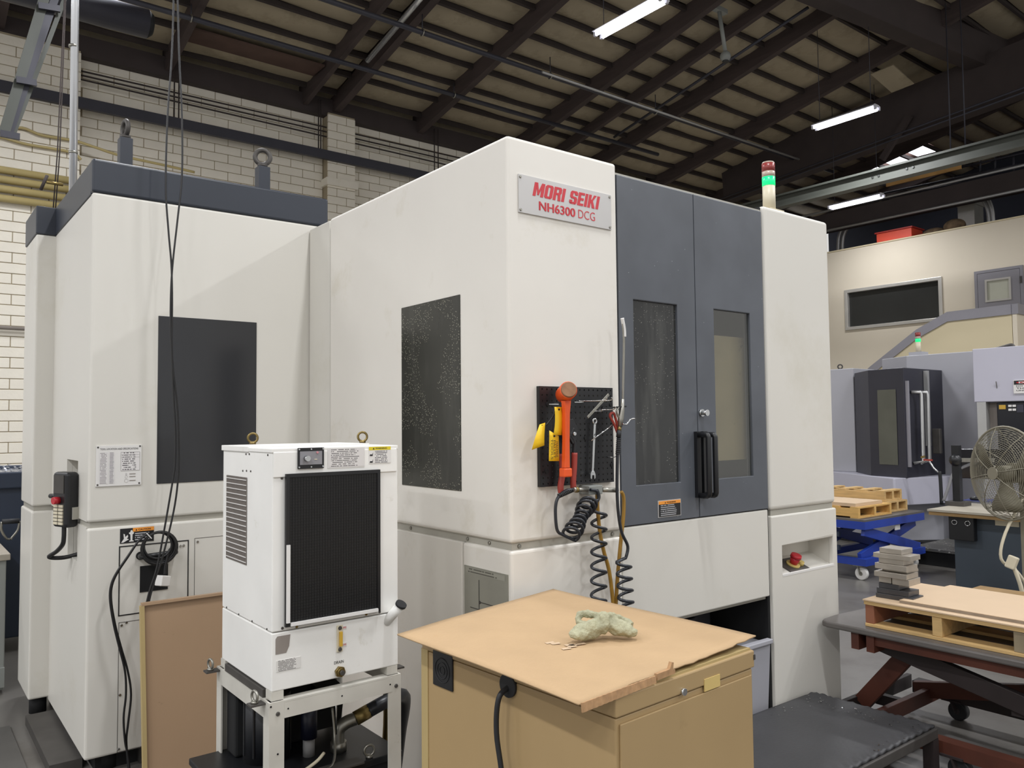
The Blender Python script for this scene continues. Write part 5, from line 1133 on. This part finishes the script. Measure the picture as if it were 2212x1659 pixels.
# ================================================================== STEP PLATFORM WITH RUBBER MAT
pf = thing('step_platform', 'low steel step platform with ribbed black rubber mat in front of the machine', 'platform', (3.0, 2.05, 0))
QX0, QX1, QY0, QY1, QZ = 2.12, 3.815, 1.755, 2.37, .235
for (x0, x1, y0, y1) in ((QX0, QX1, QY0, QY0+.05), (QX0, QX1, QY1-.05, QY1), (QX0, QX0+.05, QY0+.05, QY1-.05), (QX1-.05, QX1, QY0+.05, QY1-.05)): B(x0, x1, y0, y1, QZ-.045, QZ).build('frame_tube', M_IRON, pf, bevel=.004)
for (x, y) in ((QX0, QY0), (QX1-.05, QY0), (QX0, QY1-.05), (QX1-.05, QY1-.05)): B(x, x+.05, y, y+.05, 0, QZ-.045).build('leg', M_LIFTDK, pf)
mb = MB(); vs = []; fs = []; nx_, ny_ = 170, 40
for j in range(ny_+1):
    for i in range(nx_+1):
        x = QX0+.01+(QX1-QX0-.02)*i/nx_; y = QY0+.012+(QY1-QY0-.012)*j/ny_
        d_ = min(y-QY0-.012, QX1-.01-x); amp = .0045*max(0, 1-d_/.09)
        z = QZ+.012+.002*math.sin(3*x+2*y)+amp*math.sin(x*95+2.5*math.sin(y*40))*(1 if y-QY0 < QX1-x else math.sin(y*120))
        vs.append((x, y, z))
for j in range(ny_):
    for i in range(nx_): a0 = j*(nx_+1)+i; fs.append((a0, a0+1, a0+nx_+2, a0+nx_+1))
mm = mb.add(vs, fs, True).build('rubber_mat', M_MAT, pf); md = mm.modifiers.new('t', 'SOLIDIFY'); md.thickness = .012; md.offset = -1
mb = MB(); random.seed(3)
for k in range(60):
    if k < 34: x, y = QX1-.14+random.gauss(0, .02), random.uniform(QY0+.1, QY1-.05)
    else: x, y = random.uniform(3.3, 3.75), random.choice((random.uniform(QY0+.02, QY0+.06), random.uniform(QY1-.12, QY1-.02)))
    r = random.uniform(.002, .005); a0 = random.random()*6; mb.bar((x, y, QZ+.018), (x+r*2*math.cos(a0), y+r*2*math.sin(a0), QZ+.019), r, .0015)
o = mb.build('metal_chips', M_CHROME, pf); o['kind'] = 'stuff'

# ================================================================== RED LIFT TABLE WITH PALLET AND BLOCKS
RZ = .6; RX0_, RX1_ = 3.875, 4.72
rl = thing('red_lift_table', 'red oxide scissor lift table carrying the pallet at the right', 'lift table', (4.3, 1.3, 0))
poly = [(RX0_, -.2), (RX0_, 2.335), (RX0_+.012, 2.365), (RX0_+.05, 2.378), (RX0_+.16, 2.385), (RX1_-.2, 2.34), (RX1_, 2.28), (RX1_, -.2)]
MB().prism(poly, 'z', RZ-.032, RZ).build('table_top', M_LIFTTOP, rl, bevel=.008)
B(RX0_+.03, RX0_+.06, -.2, 2.12, RZ-.08, RZ-.032).build('top_skirt', M_LIFTRED, rl); B(RX1_-.06, RX1_-.03, -.2, 2.12, RZ-.10, RZ-.032).build('top_skirt', M_LIFTRED, rl)
for y in (2.20, 2.12): B(RX0_+.02, RX0_+.12, y-.03, y+.01, RZ-.115, RZ-.032).build('stop_bracket', M_LIFTRED, rl)
def leg(x, pa, pb, m_, w_=.035, h_=.085): MB().bar(onX(*pa, x), onX(*pb, x), w_, h_, (1, 0, 0)).build('scissor_leg', m_, rl, bevel=.003)
MB().bar(onX(1985, 1388, 4.12), onX(1862, 1518, 4.12), .085, .04, (1,0,0)).build('scissor_leg', M_LIFTRED, rl, bevel=.003)
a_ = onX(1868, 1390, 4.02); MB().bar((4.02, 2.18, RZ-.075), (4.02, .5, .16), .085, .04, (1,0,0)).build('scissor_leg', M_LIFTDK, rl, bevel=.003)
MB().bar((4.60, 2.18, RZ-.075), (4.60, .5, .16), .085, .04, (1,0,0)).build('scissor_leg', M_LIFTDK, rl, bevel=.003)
MB().bar((4.53, .5, RZ-.08), (4.53, 2.2, .15), .085, .04, (1,0,0)).build('scissor_leg', M_LIFTRED, rl, bevel=.003)
MB().bar((4.02, 1.5, .335), (4.60, 1.5, .335), .05, .05).build('pivot_tube', M_LIFTDK, rl)
a_ = onZ(1890, 1530, .17); b_ = onZ(2078, 1463, .17)
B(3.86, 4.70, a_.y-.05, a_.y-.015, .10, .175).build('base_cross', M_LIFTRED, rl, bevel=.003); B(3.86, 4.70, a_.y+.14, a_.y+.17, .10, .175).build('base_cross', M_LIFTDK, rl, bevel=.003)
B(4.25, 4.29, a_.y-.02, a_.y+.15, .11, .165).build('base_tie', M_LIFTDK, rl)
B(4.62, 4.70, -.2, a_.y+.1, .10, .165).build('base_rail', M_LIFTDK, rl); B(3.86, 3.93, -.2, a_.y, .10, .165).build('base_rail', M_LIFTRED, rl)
def caster(parent, x, y, R_c, m_w, m_f, w_=.05, top=.12):
    MB().cyl((x-w_/2, y, R_c), (x+w_/2, y, R_c), R_c, 24).build('wheel', m_w, parent, bevel=.006)
    MB().cyl((x-w_/2-.006, y, R_c), (x+w_/2+.006, y, R_c), R_c*.3, 12).build('hub', m_f, parent)
    for s in (-1, 1): MB().bar((x+s*(w_/2+.008), y, R_c), (x+s*(w_/2+.008), y+.02, top), .006, .05, (1, 0, 0)).build('fork', m_f, parent)
    B(x-.05, x+.05, y-.03, y+.07, top-.004, top+.006).build('swivel_plate', m_f, parent)
caster(rl, 4.66, 2.03, .05, M_RUBBER, M_LIFTDK, .045, .105); caster(rl, 3.9, .2, .05, M_RUBBER, M_LIFTDK, .045, .105); caster(rl, 4.66, .2, .05, M_RUBBER, M_LIFTDK, .045, .105); caster(rl, 3.9, 1.7, .05, M_RUBBER, M_LIFTDK, .045, .105)
# pallet
ph = thing('wooden_pallet', 'weathered wooden pallet on the red lift table', 'pallet', (4.08, 1.4, RZ))
PX_0, PX_1, PYT, PYB_ = 3.935, 4.54, 2.155, .75; z0 = RZ+.001
for (y) in (PYT-.045, (PYT+1.37)/2-.0225, 1.37):
    pass
for k, (y, m_) in enumerate(((PYT-.045, M_WOODRED), (1.78, M_WOOD), (1.43, mat('pallet_wood_grey', '#8d8068', .75, var=.2, scale=5)), (PYB_, M_WOOD))): B(PX_0+.005, PX_1, y, y+.045, z0+.016, z0+.108).build('stringer', m_, ph, bevel=.003)
for x in (PX_0, 4.19, PX_1-.1): B(x, x+.1, PYB_, PYT, z0, z0+.016).build('bottom_board', M_WOOD, ph, bevel=.002)
for x in (PX_0, 4.06, 4.19, 4.32, PX_1-.09): B(x, x+.10, PYB_, PYT+.004, z0+.108, z0+.128).build('deck_board', M_WOOD, ph, bevel=.002)
zt_ = z0+.128
b1 = B(PX_0-.004, PX_1+.01, PYB_, PYT+.008, zt_, zt_+.006).build('fibreboard_sheet', M_BOARD); tag(b1, 'thin pale fibreboard sheet lying directly on the near pallet', 'board', 'fibreboard sheets on the near pallet')
b2_ = B(3.985, 4.54, PYB_, 2.0, zt_+.0065, zt_+.0215).build('fibreboard_sheet', M_BOARD); tag(b2_, 'thicker pale fibreboard with grey edge beside the metal block stack', 'board', 'fibreboard sheets on the near pallet')
MB().add([(3.9845, PYB_, zt_+.007), (3.9845, 2.0, zt_+.007), (3.9845, 2.0, zt_+.019), (3.9845, PYB_, zt_+.019)], [(0,1,2,3)]).build('sheet_edge', M_BOARDE, b2_)
# aluminium blocks
random.seed(11)
ZB = zt_+.0065
BLK = [  # photo box of the near face: x0,x1,y_top(left),y_bottom(left), material, label
    (1888, 1952, 1285, 1297, M_ALUDK, 'dark steel block at the very bottom of the block stack'),
    (1890, 1934, 1268, 1284, M_ALUDK, 'dark steel block second from the bottom of the block stack'),
]
lay = [(0.0, .19, .022, M_ALUDK, 0, 'wide dark bar at the very bottom of the metal stack'),
       (.002, .165, .026, M_ALUDK, .006, 'dark block second from the bottom of the metal stack'),
       (.012, .105, .026, M_ALUDK, .012, 'dark block third from the bottom of the metal stack'),
       (.012, .065, .028, M_ALU, .012, 'short bright block left in the fourth layer of the metal stack'),
       (.085, .085, .032, M_ALU, .008, 'short bright block right in the fourth layer of the metal stack'),
       (-.002, .165, .026, M_ALU, -.004, 'long bright bar above the paired short blocks in the stack'),
       (.022, .13, .012, M_ALU, .03, 'thin bright plate in the middle of the metal stack'),
       (.002, .165, .028, M_ALU, .0, 'long bright bar with a notch shadow above the thin plate'),
       (.018, .13, .026, M_ALU, .01, 'bright block third from the top of the metal stack'),
       (-.006, .19, .024, M_ALU, -.002, 'overhanging bright bar second from the top of the metal stack'),
       (.02, .115, .026, M_ALU, .012, 'pale aluminium block on the very top of the metal stack')]
zc = ZB; prev_h = 0
Yst = 2.145
for k, (off, ln, h_, m_, dx, lab) in enumerate(lay):
    if k == 4: zc -= prev_h+.0006
    y1_ = Yst-off; xa = 4.03+dx+random.uniform(-.004, .004)
    bo = B(xa, xa+.10+random.uniform(-.01, .03), y1_-ln, y1_, zc, zc+h_).build('metal_block', m_, bevel=.0012, seg=1); bo.rotation_euler[2] = random.uniform(-.03, .03)
    tag(bo, lab, 'block', 'metal blocks stacked on the pallet'); zc += h_+.0006; prev_h = h_
    if k == 4: zc += -.004+.004

# ================================================================== BLUE LIFT TABLE WITH PALLETS
BZ = .62
bl = thing('blue_lift_table', 'blue scissor lift table with pallets behind the machine column', 'lift table', (8.5, 4.6, 0))
bx0, bx1, by0, by1 = 7.87, 9.15, 4.28, 6.2
B(bx0, bx1, by0, by1, BZ-.02, BZ).build('table_top', M_LIFTTOP, bl)
for (q) in ((bx0, bx1, by0, by0+.04), (bx0, bx1, by1-.04, by1), (bx0, bx0+.04, by0+.04, by1-.04), (bx1-.04, bx1, by0+.04, by1-.04)): B(*q, BZ-.10, BZ-.02).build('top_rim', M_BLUE, bl)
for y in (by0+.05, by0+.6):
    MB().bar((bx0+.05, y, BZ-.12), (bx1-.05, y, .22), .10, .04, (0,1,0)).build('scissor_leg', M_BLUE, bl, bevel=.004)
    MB().bar((bx1-.05, y+.045, BZ-.12), (bx0+.05, y+.045, .22), .10, .04, (0,1,0)).build('scissor_leg', M_BLUE, bl, bevel=.004)
B(bx0, bx1, by0, by0+.06, .15, .22).build('base_rail', M_BLUE, bl); B(bx0, bx1, by0+.6, by0+.66, .15, .22).build('base_rail', M_BLUE, bl); B(bx0, bx0+.06, by0+.06, by0+.6, .15, .22).build('base_rail', M_BLUE, bl)
for z in (.28, .42): B(bx0+.02, bx0+.05, by0+.3, by1-.1, z, z+.05).build('cross_bar', M_BINBLUE, bl)
caster(bl, 7.93, 4.36, .065, M_PAPER, M_STEEL, .045, .145); caster(bl, 9.0, 4.36, .065, M_PAPER, M_STEEL, .045, .145)
c = onY(1934, 1138, by0+.04); B(c.x-.05, c.x+.06, by0+.018, by0+.024, c.z-.03, c.z+.05).build('rating_label', M_PAPER, bl)
def small_pallet(lab, x0, x1, y0, y1, z, m_, group='pallets on the blue lift table'):
    t = thing('wooden_pallet', lab, 'pallet', ((x0+x1)/2, (y0+y1)/2, z), 0, group)
    for x in (x0, (x0+x1)/2-.02, x1-.04): B(x, x+.04, y0, y1, z+.016, z+.10).build('stringer', m_, t)
    nb_ = 5
    for k in range(nb_): y = y0+(y1-y0-.09)*k/(nb_-1); B(x0, x1, y, y+.09, z+.10, z+.116).build('deck_board', m_, t)
    for y in (y0, y1-.09): B(x0, x1, y, y+.09, z, z+.016).build('bottom_board', m_, t)
    return z+.116
zz = small_pallet('new wooden pallet at the front of the blue lift table', 7.93, 8.62, 4.38, 5.3, BZ+.001, M_WOOD2)
b3 = B(7.95, 8.5, 4.42, 5.25, zz+.001, zz+.035).build('fibreboard_sheet', M_BOARD); tag(b3, 'pale fibreboard slab on the front pallet of the blue table', 'board')
zz2 = small_pallet('older brown pallet further along the blue lift table', 8.68, 9.12, 4.45, 5.6, BZ+.001, M_WOOD)
zz3 = small_pallet('brown pallet stacked on top of the older pallet at the back', 8.7, 9.1, 4.5, 5.5, zz2+.001, M_WOOD)

# ================================================================== SECOND MACHINE
m2 = thing('second_machine', 'grey machining center with dark folding door in the right background', 'machine', (11, 5.5, 0))
def m2y(px_, X): return onX(px_, 900, X).y
bpoly = [(10.6, m2y(1780, 10.6)), (9.78, m2y(1928, 9.78)+.02), (9.80, m2y(1930, 9.80)), (10.6, m2y(2042, 10.6)), (12.5, m2y(2042, 10.6)), (12.5, 6.4)]
MB().prism(bpoly, 'z', .58, .915).build('base_front', M_M2WHITE, m2, bevel=.008)
MB().prism([(10.75, 6.3), (10.25, m2y(1928, 10.25)), (10.75, m2y(2030, 10.75)), (12.4, 4.7), (12.4, 6.3)], 'z', .0, .58).build('base_lower', M_M2GREY, m2)
B(10.3, 14, 3.2, 6.3, 0, .09).build('plinth', M_DARK, m2)
dp_ = [(10.55, m2y(1848, 10.55)), (10.08, m2y(1878, 10.08)), (9.95, m2y(1955, 9.95)), (10.5, m2y(2000, 10.5)), (11.0, m2y(2000, 10.5)), (11.0, m2y(1848, 10.55))]
dd = MB().prism(dp_, 'z', .915, 2.285).build('folding_door', M_M2DARK, m2, bevel=.008)
def wallpt(pa, pb, t, z, off=.006):
    a_ = Vector((pa[0], pa[1], 0)); b_ = Vector((pb[0], pb[1], 0)); n_ = (b_-a_).normalized(); n_ = Vector((n_.y, -n_.x, 0))
    if n_.dot(-a_) < 0: n_ = -n_
    p_ = a_.lerp(b_, t)+n_*off; return Vector((p_.x, p_.y, z))
MB().add([wallpt(dp_[1], dp_[2], .26, 1.07), wallpt(dp_[1], dp_[2], .78, 1.07), wallpt(dp_[1], dp_[2], .78, 2.02), wallpt(dp_[1], dp_[2], .26, 2.02)], [(0,1,2,3)]).build('door_pane', mat('green_smoked_pane', '#55564d', .2, var=.12), dd)
for t_ in (.42, .72):
    MB().tube([wallpt(dp_[2], dp_[3], t_-.12, 1.98), wallpt(dp_[2], dp_[3], t_, 1.98, .09), wallpt(dp_[2], dp_[3], t_, 1.95, .10), wallpt(dp_[2], dp_[3], t_, 1.12, .10), wallpt(dp_[2], dp_[3], t_-.12, 1.09)], .022, 8).build('door_handle', M_PIPELT, dd)
MB().bar(wallpt(dp_[2], dp_[3], .08, 1.05, .015), wallpt(dp_[2], dp_[3], .08, 2.12, .015), .04, .03, (1, 0, 0)).build('door_rail', M_GREYPAINT, dd)
MB().bar(wallpt(dp_[2], dp_[3], .97, 1.3, .03), wallpt(dp_[2], dp_[3], .97, 2.26, .03), .05, .05, (1, 0, 0)).build('door_rail', M_PIPELT, dd)
B(10.6, 11.2, m2y(1846, 10.6), 6.7, .915, 2.36).build('side_cabinet', M_M2GREY, m2, bevel=.01); eyebolt(m2, (10.75, m2y(1818, 10.75), 2.36), .03, .01, (1, .6, 0), M_IRON)
yA, yB, yC = onX(1920, 790, 11.3).y, onX(1958, 770, 11.0).y, onX(2100, 757, 11.0).y
MB().prism([(11.3, yA+.1), (11.0, yB), (11.0, yC-.9), (12.6, yC-.9), (12.6, yA+.1)], 'z', .0, 2.51).build('enclosure', M_M2GREY, m2, bevel=.01)
EX = 10.4; yE = onX(2100, 755, EX).y; zu = 1.84
B(EX, 11.6, 2.4, yE, zu, 2.487).build('electrical_cabinet', M_M2WHITE, m2, bevel=.008)
B(EX+.12, 11.5, 2.4, yE-.03, .05, zu).build('control_body', M_M2GREY, m2)
yP = onX(2152, 900, EX).y
cpn = B(EX+.02, EX+.12, 2.4, yP, 1.05, zu-.01).build('control_panel', M_SCREEN, m2, bevel=.01)
for i in range(2):
    for j in range(2): B(EX+.01, EX+.02, yP-.165-i*.045, yP-.13-i*.045, 1.73+j*.045, 1.755+j*.045).build('panel_key', M_PAPER, cpn)
B(EX+.01, EX+.02, yP-.10, yP-.03, 1.75, 1.80).build('panel_display', M_GAUGE, cpn)
for i in range(3): B(EX+.01, EX+.02, yP-.29-i*.09, yP-.22-i*.09, 1.71, 1.80).build('key_block', mat('key_block_grey', '#33333f'), cpn)
B(EX+.0, EX+.12, yE-.13, yE-.03, 1.05, zu).build('side_rail', M_PIPELT, m2); B(EX+.11, EX+.12, yP+.03, yP+.12, 1.5, zu-.01).build('vent_slot', M_GREYSTICK, m2)
yD = onX(2190, 835, EX).y
dgs = B(EX-.012, EX, yD-.46, yD, 1.93, 2.085).build('danger_sign', M_PAPER, m2)
B(EX-.016, EX-.012, yD-.45, yD-.008, 2.035, 2.08).build('sign_header', M_INK, dgs)
MB().prism([(yD-.23+.2*math.cos(t*math.pi/10), 2.0575+.018*math.sin(t*math.pi/10)) for t in range(20)], 'x', EX-.018, EX-.016).build('sign_oval', M_RED, dgs)
text('DANGER', 'lettering', M_PAPER, dgs, (yD-.06, yD-.40, 2.046, 2.069), EX-.019, axis='x', bold=.02)
for k, s_ in enumerate(('DO NOT OPERATE', 'THIS MACHINE', 'UNLESS TRAINED')): text(s_, 'lettering', M_INK, dgs, (yD-.03, yD-.43, 2.008-k*.026, 2.024-k*.026), EX-.013, axis='x', bold=.01)
MB().cyl((EX+.05, yP-.02, zu+.0), (EX-.02, yP-.02, zu+.24), .005, 6).build('antenna', M_IRON, m2)
MB().tube(crom([onX(2150, 754, 11.0), onX(2165, 750, 11.0), onX(2185, 745, 11.0), onX(2192, 752, 11.0)], 4), .02, 6).build('roof_cable', M_IRON, m2)
p = onX(1984, 760, 11.15); b0 = thing('stack_light', 'small green beacon on the grey machine in the background', 'beacon', (p.x, p.y, 2.51))
B(p.x-.09, p.x+.09, p.y-.09, p.y+.09, 2.51, 2.56).build('mount_plate', M_M2GREY, b0)
MB().cyl((p.x, p.y, 2.56), (p.x, p.y, 2.70), .034, 16).build('base', M_BEACON_BASE, b0); MB().cyl((p.x, p.y, 2.70), (p.x, p.y, 2.745), .035, 16).build('green_lens', M_GREEN, b0)
MB().cyl((p.x, p.y, 2.745), (p.x, p.y, 2.775), .035, 16).build('clear_lens', M_BEACON_CLR, b0); MB().cyl((p.x, p.y, 2.775), (p.x, p.y, 2.83), .035, 16).build('red_lens', M_BEACON_RED, b0)
# pendant and levers on its base, hanging hoses
pq = wallpt(dp_[2], dp_[3], 1.0, 1.28, .12); pt = thing('machine_pendant', 'small black pendant on an olive strip beside the dark door', 'controller', pq)
B(pq.x-.03, pq.x+.03, pq.y-.06, pq.y+.04, 1.2, 1.52).build('body', M_IRON, pt, bevel=.01); B(10.86, 10.9, onX(2014, 900, 10.88).y, onX(2003, 900, 10.88).y, 1.1, 2.1).build('strip', mat('olive_strip', '#84815f'), pt)
q = onX(2000, 1000, 9.9); lv = thing('coolant_gun', 'coolant gun with red and brass fittings hanging at the base corner', 'spray gun', q)
MB().tube(crom([onX(*k, 9.9) for k in ((1990, 1002), (2005, 995), (2018, 1012), (2030, 1022))], 4), .012, 6).build('hose', M_CHROME, lv); MB().tube(crom([onX(*k, 9.9) for k in ((2030, 1018), (2032, 1045), (2034, 1090))], 4), .02, 6).build('hose', M_RUBBER, lv)
MB().bar(onX(1995, 993, 9.85), onX(2014, 994, 9.85), .02, .02).build('grip', M_GRIPRED, lv); MB().bar(onX(1990, 988, 9.85), onX(1998, 986, 9.85), .025, .025).build('valve', M_BRASS, lv)
# chip conveyor tread behind the blue table
tp = thing('checker_step', 'grey checker plate step on the floor behind the blue table', 'step', (9.7, 4.2, 0))
B(9.25, 10.2, 3.85, 4.5, .16, .19).build('tread', speck_mat('checker_plate', '#6e6d6a', .35, '#b5b4ae', 30, .3, metal=.4), tp); B(9.27, 10.18, 3.87, 4.48, 0, .16).build('riser', M_DARK, tp)

# ================================================================== WORKBENCH, MONITOR, FAN
wbk = thing('workbench', 'slate steel workbench pedestal with worn top at the right edge', 'workbench', (8.6, 3.3, 0))
pa = onZ(2040, 1275, 0); pbx = 8.18
B(8.25, 8.75, 2.93, 3.58, 0, .70).build('pedestal', M_SLATE, wbk, bevel=.006)
B(8.13, 9.0, 2.1, 3.76, .70, .735).build('top_core', M_BENCHED, wbk); B(8.12, 9.01, 2.1, 3.77, .735, .755).build('top_skin', M_DESKTOP, wbk)
B(8.235, 8.25, 3.0, 3.2, .64, .70).build('drawer_lip', M_BEACON_BASE, wbk)
q = onX(2080, 1140, 8.2); B(8.17, 8.25, q.y-.11, q.y+.12, q.z-.12, q.z+.16).build('switch_box', M_BLACK, wbk, bevel=.008)
for d_ in (.06, -.06): MB().ring((8.16, q.y+d_, q.z+.05), (1, .3, 0), .022, .004, 14, 5).build('key_ring', M_CHROME, wbk)
# monitor on post
mo = thing('monitor', 'black monitor on a post arm behind the fan', 'monitor', onZ(2070, 1085, .755))
q = onZ(2070, 1092, .755); MB().bar((q.x, q.y, .757), (q.x, q.y, 1.37), .07, .07).build('post', M_BLACK, mo)
B(q.x-.09, q.x+.09, q.y-.09, q.y+.09, .756, .80).build('clamp', M_IRON, mo)
MB().ball((q.x-.03, q.y, 1.22), .06, 12, 8).build('joint', M_BLACK, mo); MB().bar((q.x, q.y, 1.22), (q.x+.15, q.y-.3, 1.22), .03, .04).build('arm', M_STEEL, mo)
s0 = at(2067, 970, 8.7); s1 = at(2140, 970, 8.4); s2 = at(2078, 1033, 8.7); dv = (s1-s0)
mb = MB(); dn = Vector((.03, .02, -(s0.z-s2.z))); n_ = Vector((.05, .03, 0))
v0 = [s0, s0+dv*1.4, s0+dv*1.4+dn, s0+dn]; mb.add(v0+[k+n_ for k in v0], [(0,1,2,3),(7,6,5,4),(0,4,5,1),(1,5,6,2),(2,6,7,3),(3,7,4,0)]).build('screen_shell', M_SCREEN, mo, bevel=.006)
MB().tube(crom([(q.x+.1, q.y-.15, 1.2), (q.x, q.y+.02, 1.1), (q.x-.06, q.y+.06, .95), (q.x-.1, q.y+.1, .80)], 5), .015, 8).build('cable_sleeve', M_CABLEG, mo)
q = onZ(2104, 1081, .757); B(q.x-.1, q.x+.25, q.y-.35, q.y+.1, .756, .761).build('mouse_pad', M_PADBLUE); tag(bpy.data.objects['mouse_pad'], 'blue mouse pad on the workbench under the mouse', 'mouse pad')
ms = thing('computer_mouse', 'black computer mouse on the blue pad', 'mouse', (q.x, q.y, .761)); MB().ball((q.x, q.y-.01, .775), .055, 14, 8, (.7, 1, .4)).build('shell', M_BLACK, ms); MB().ball((q.x-.01, q.y-.02, .79), .018, 8, 6, (.4, 1, .4)).build('scroll_wheel', M_CHROME, ms)
# pedestal fan
FD = 6.3; fc = at(2172, 1022, FD); fr = .365
fn = thing('pedestal_fan', 'large grey pedestal fan with round wire guard at the right edge', 'fan', (fc.x+.1, fc.y-.05, 0))
ax = (fc-EYE); ax.z = 0; ax.normalize(); ax = Matrix.Rotation(math.radians(-48), 3, 'Z') @ ax
e1 = ax.cross(Vector((0,0,1))).normalized(); e2 = Vector((0,0,1))
def circ(R_c, d_, n=48): return [fc+(e1*math.cos(2*math.pi*k/n)+e2*math.sin(2*math.pi*k/n))*R_c+ax*d_ for k in range(n)]
MB().tube(circ(fr, 0), .009, 6, True).build('guard_rim', M_FAN, fn)
for sgn in (-1, 1):
    mb = MB()
    for k in range(1, 22):
        R_c = .05+(fr-.05)*k/22; d_ = sgn*.11*(1-(R_c/fr)**3); mb.tube(circ(R_c, d_, 40), .0022, 4, True)
    o = mb.build('guard_wires', M_FAN, fn); o['kind'] = 'stuff'
    for k in range(8):
        t = 2*math.pi*k/8+.2; dr_ = e1*math.cos(t)+e2*math.sin(t)
        MB().tube([fc+dr_*r+ax*sgn*(.115*(1-(r/fr)**3)) for r in (.03, .12, .2, .28, .34, fr)], .0035, 5).build('guard_spoke', M_FAN, fn)
MB().cyl(fc-ax*.12, fc-ax*.105, .05, 20).build('badge', M_FAN, fn); MB().cyl(fc-ax*.05, fc+ax*.05, .06, 20).build('hub', M_FANBL, fn)
for k in range(3):
    t0 = 2*math.pi*k/3+.55; mb = MB(); vs = []
    for i in range(6):
        r = .05+.27*i/5; w_ = .2+.55*min(1, i/3.5)-.15*(i == 5)
        for s in (-1, 1): t = t0+s*w_*.55; vs.append(fc+(e1*math.cos(t)+e2*math.sin(t))*r+ax*(s*.045))
    o = mb.add(vs, [(2*i, 2*i+1, 2*i+3, 2*i+2) for i in range(5)], True).build('blade', M_FANBL, fn, recalc=False); md = o.modifiers.new('t', 'SOLIDIFY'); md.thickness = .003
MB().cyl(fc+ax*.06, fc+ax*.28, .08, 20).build('motor', M_FAN, fn)
pp_ = fc+ax*.2; B(pp_.x-.05, pp_.x+.05, pp_.y-.05, pp_.y+.05, .05, fc.z).build('column', M_FAN, fn, bevel=.006)
MB().cyl((pp_.x, pp_.y, 0), (pp_.x, pp_.y, .05), .22, 28, .16).build('base', M_IRON, fn)
MB().tube(crom([(pp_.x-.05, pp_.y+.02, fc.z-.2), (pp_.x-.2, pp_.y+.1, .75), (pp_.x-.25, pp_.y+.12, .55), (pp_.x-.15, pp_.y+.05, .45), (pp_.x-.05, pp_.y, .3)], 5), .012, 8).build('cord', M_BEACON_BASE, fn)
q = onX(2186, 1215, pp_.x-.3); bo = B(-.025, .025, -.035, .035, -.05, .05).build('taped_switch', M_BEACON_BASE, fn, bevel=.01, local=True); bo.location = q-ORIG[fn.name]; bo.rotation_euler = (.3, .2, 0)
MB().tube(crom([q, q+Vector((.02, -.04, -.15)), q+Vector((.05, -.06, -.3)), q+Vector((.1, -.1, -.45))], 5), .016, 8).build('taped_cord', M_BEACON_BASE, fn)
# dark cart with boards behind the pallet, at the right edge
qa = at(2110, 1290, 6.2)
kt = thing('low_cart', 'dark low cart with wood scraps behind the near pallet', 'cart', (7.0, 2.8, 0))
ct0 = onZ(2108, 1278, .38); ct0.x -= .25; B(ct0.x, ct0.x+.5, ct0.y-1.0, ct0.y, .30, .36).build('deck', M_RUBBER, kt, bevel=.01); B(ct0.x+.02, ct0.x+.48, ct0.y-.9, ct0.y+.06, .362, .385).build('wood_scrap', M_BENCHED, kt)
for y in (ct0.y-.1, ct0.y-.9):
    for x in (ct0.x+.06, ct0.x+.42): MB().cyl((x-.02, y, .06), (x+.02, y, .06), .06, 16).build('wheel', M_RUBBER, kt); B(x-.02, x+.02, y-.02, y+.02, .1, .30).build('fork', M_IRON, kt)

# ================================================================== LEFT BACKGROUND
lcb = thing('low_grey_cabinet', 'low grey cabinet with worn top behind the tool magazine', 'cabinet', (.3, 6.2, 0))
B(-.6, .60, 5.95, 6.9, .02, .82).build('body', M_GREYCAB, lcb, bevel=.006); B(-.62, .62, 5.93, 6.92, .82, .86).build('top', M_CABTOP, lcb, bevel=.004); B(-.6, .60, 5.93, 5.95, .04, .16).build('kick_plate', M_GREYCAB, lcb)
bn = thing('chip_bin', 'dark blue chip bin heaped with metal shavings behind the low cabinet', 'bin', (.4, 7.6, 0))
B(-.6, .95, 7.0, 8.2, .1, 1.25).build('bin_body', M_BINBLUE, bn, bevel=.01); MB().slab_hole('z', (-.64, .99, 6.96, 8.24), (-.56, .91, 7.04, 8.16), 1.2, 1.32).build('bin_rim', M_BINBLUE, bn, bevel=.01)
mb = MB(); random.seed(5)
for k in range(500):
    x, y = random.uniform(-.5, .88), random.uniform(7.06, 8.1); a0 = random.random()*6; l_ = random.uniform(.01, .035); z = 1.28+random.random()*.06
    mb.bar((x, y, z), (x+l_*math.cos(a0), y+l_*math.sin(a0), z+random.uniform(-.01, .015)), .012, .003)
mb.box(-.55, .9, 7.05, 8.15, 1.2, 1.29); o = mb.build('shavings', M_CHIP, bn); o['kind'] = 'stuff'
hdl = thing('cart_handle', 'bent grey push handle with dark grip in front of the chip bin', 'handle', (.62, 6.6, .86))
q0, q1, q2 = onY(4, 1127, 6.7), onY(42, 1125, 6.7), onY(22, 1165, 6.7)
MB().cyl(q0, q1, .018, 10).build('grip', M_RUBBER, hdl); MB().tube(crom([q0, onY(3, 1145, 6.7), onY(14, 1163, 6.7), Vector((q2.x, 6.7, .861))], 4), .008, 8).build('rod', M_STEEL, hdl); MB().tube(crom([q1, onY(38, 1145, 6.7), onY(24, 1163, 6.7), Vector((q2.x+.01, 6.7, .861))], 4), .008, 8).build('rod', M_STEEL, hdl)
MB().cyl((-1.4, WY-.32, 1.65+.95*1.56), (2.2, WY-.32, 1.65+.95*1.56), .03, 8).build('wall_conduit', M_GREYSTICK); tag(bpy.data.objects['wall_conduit'], 'single grey conduit crossing the block wall beside the magazine', 'conduit')
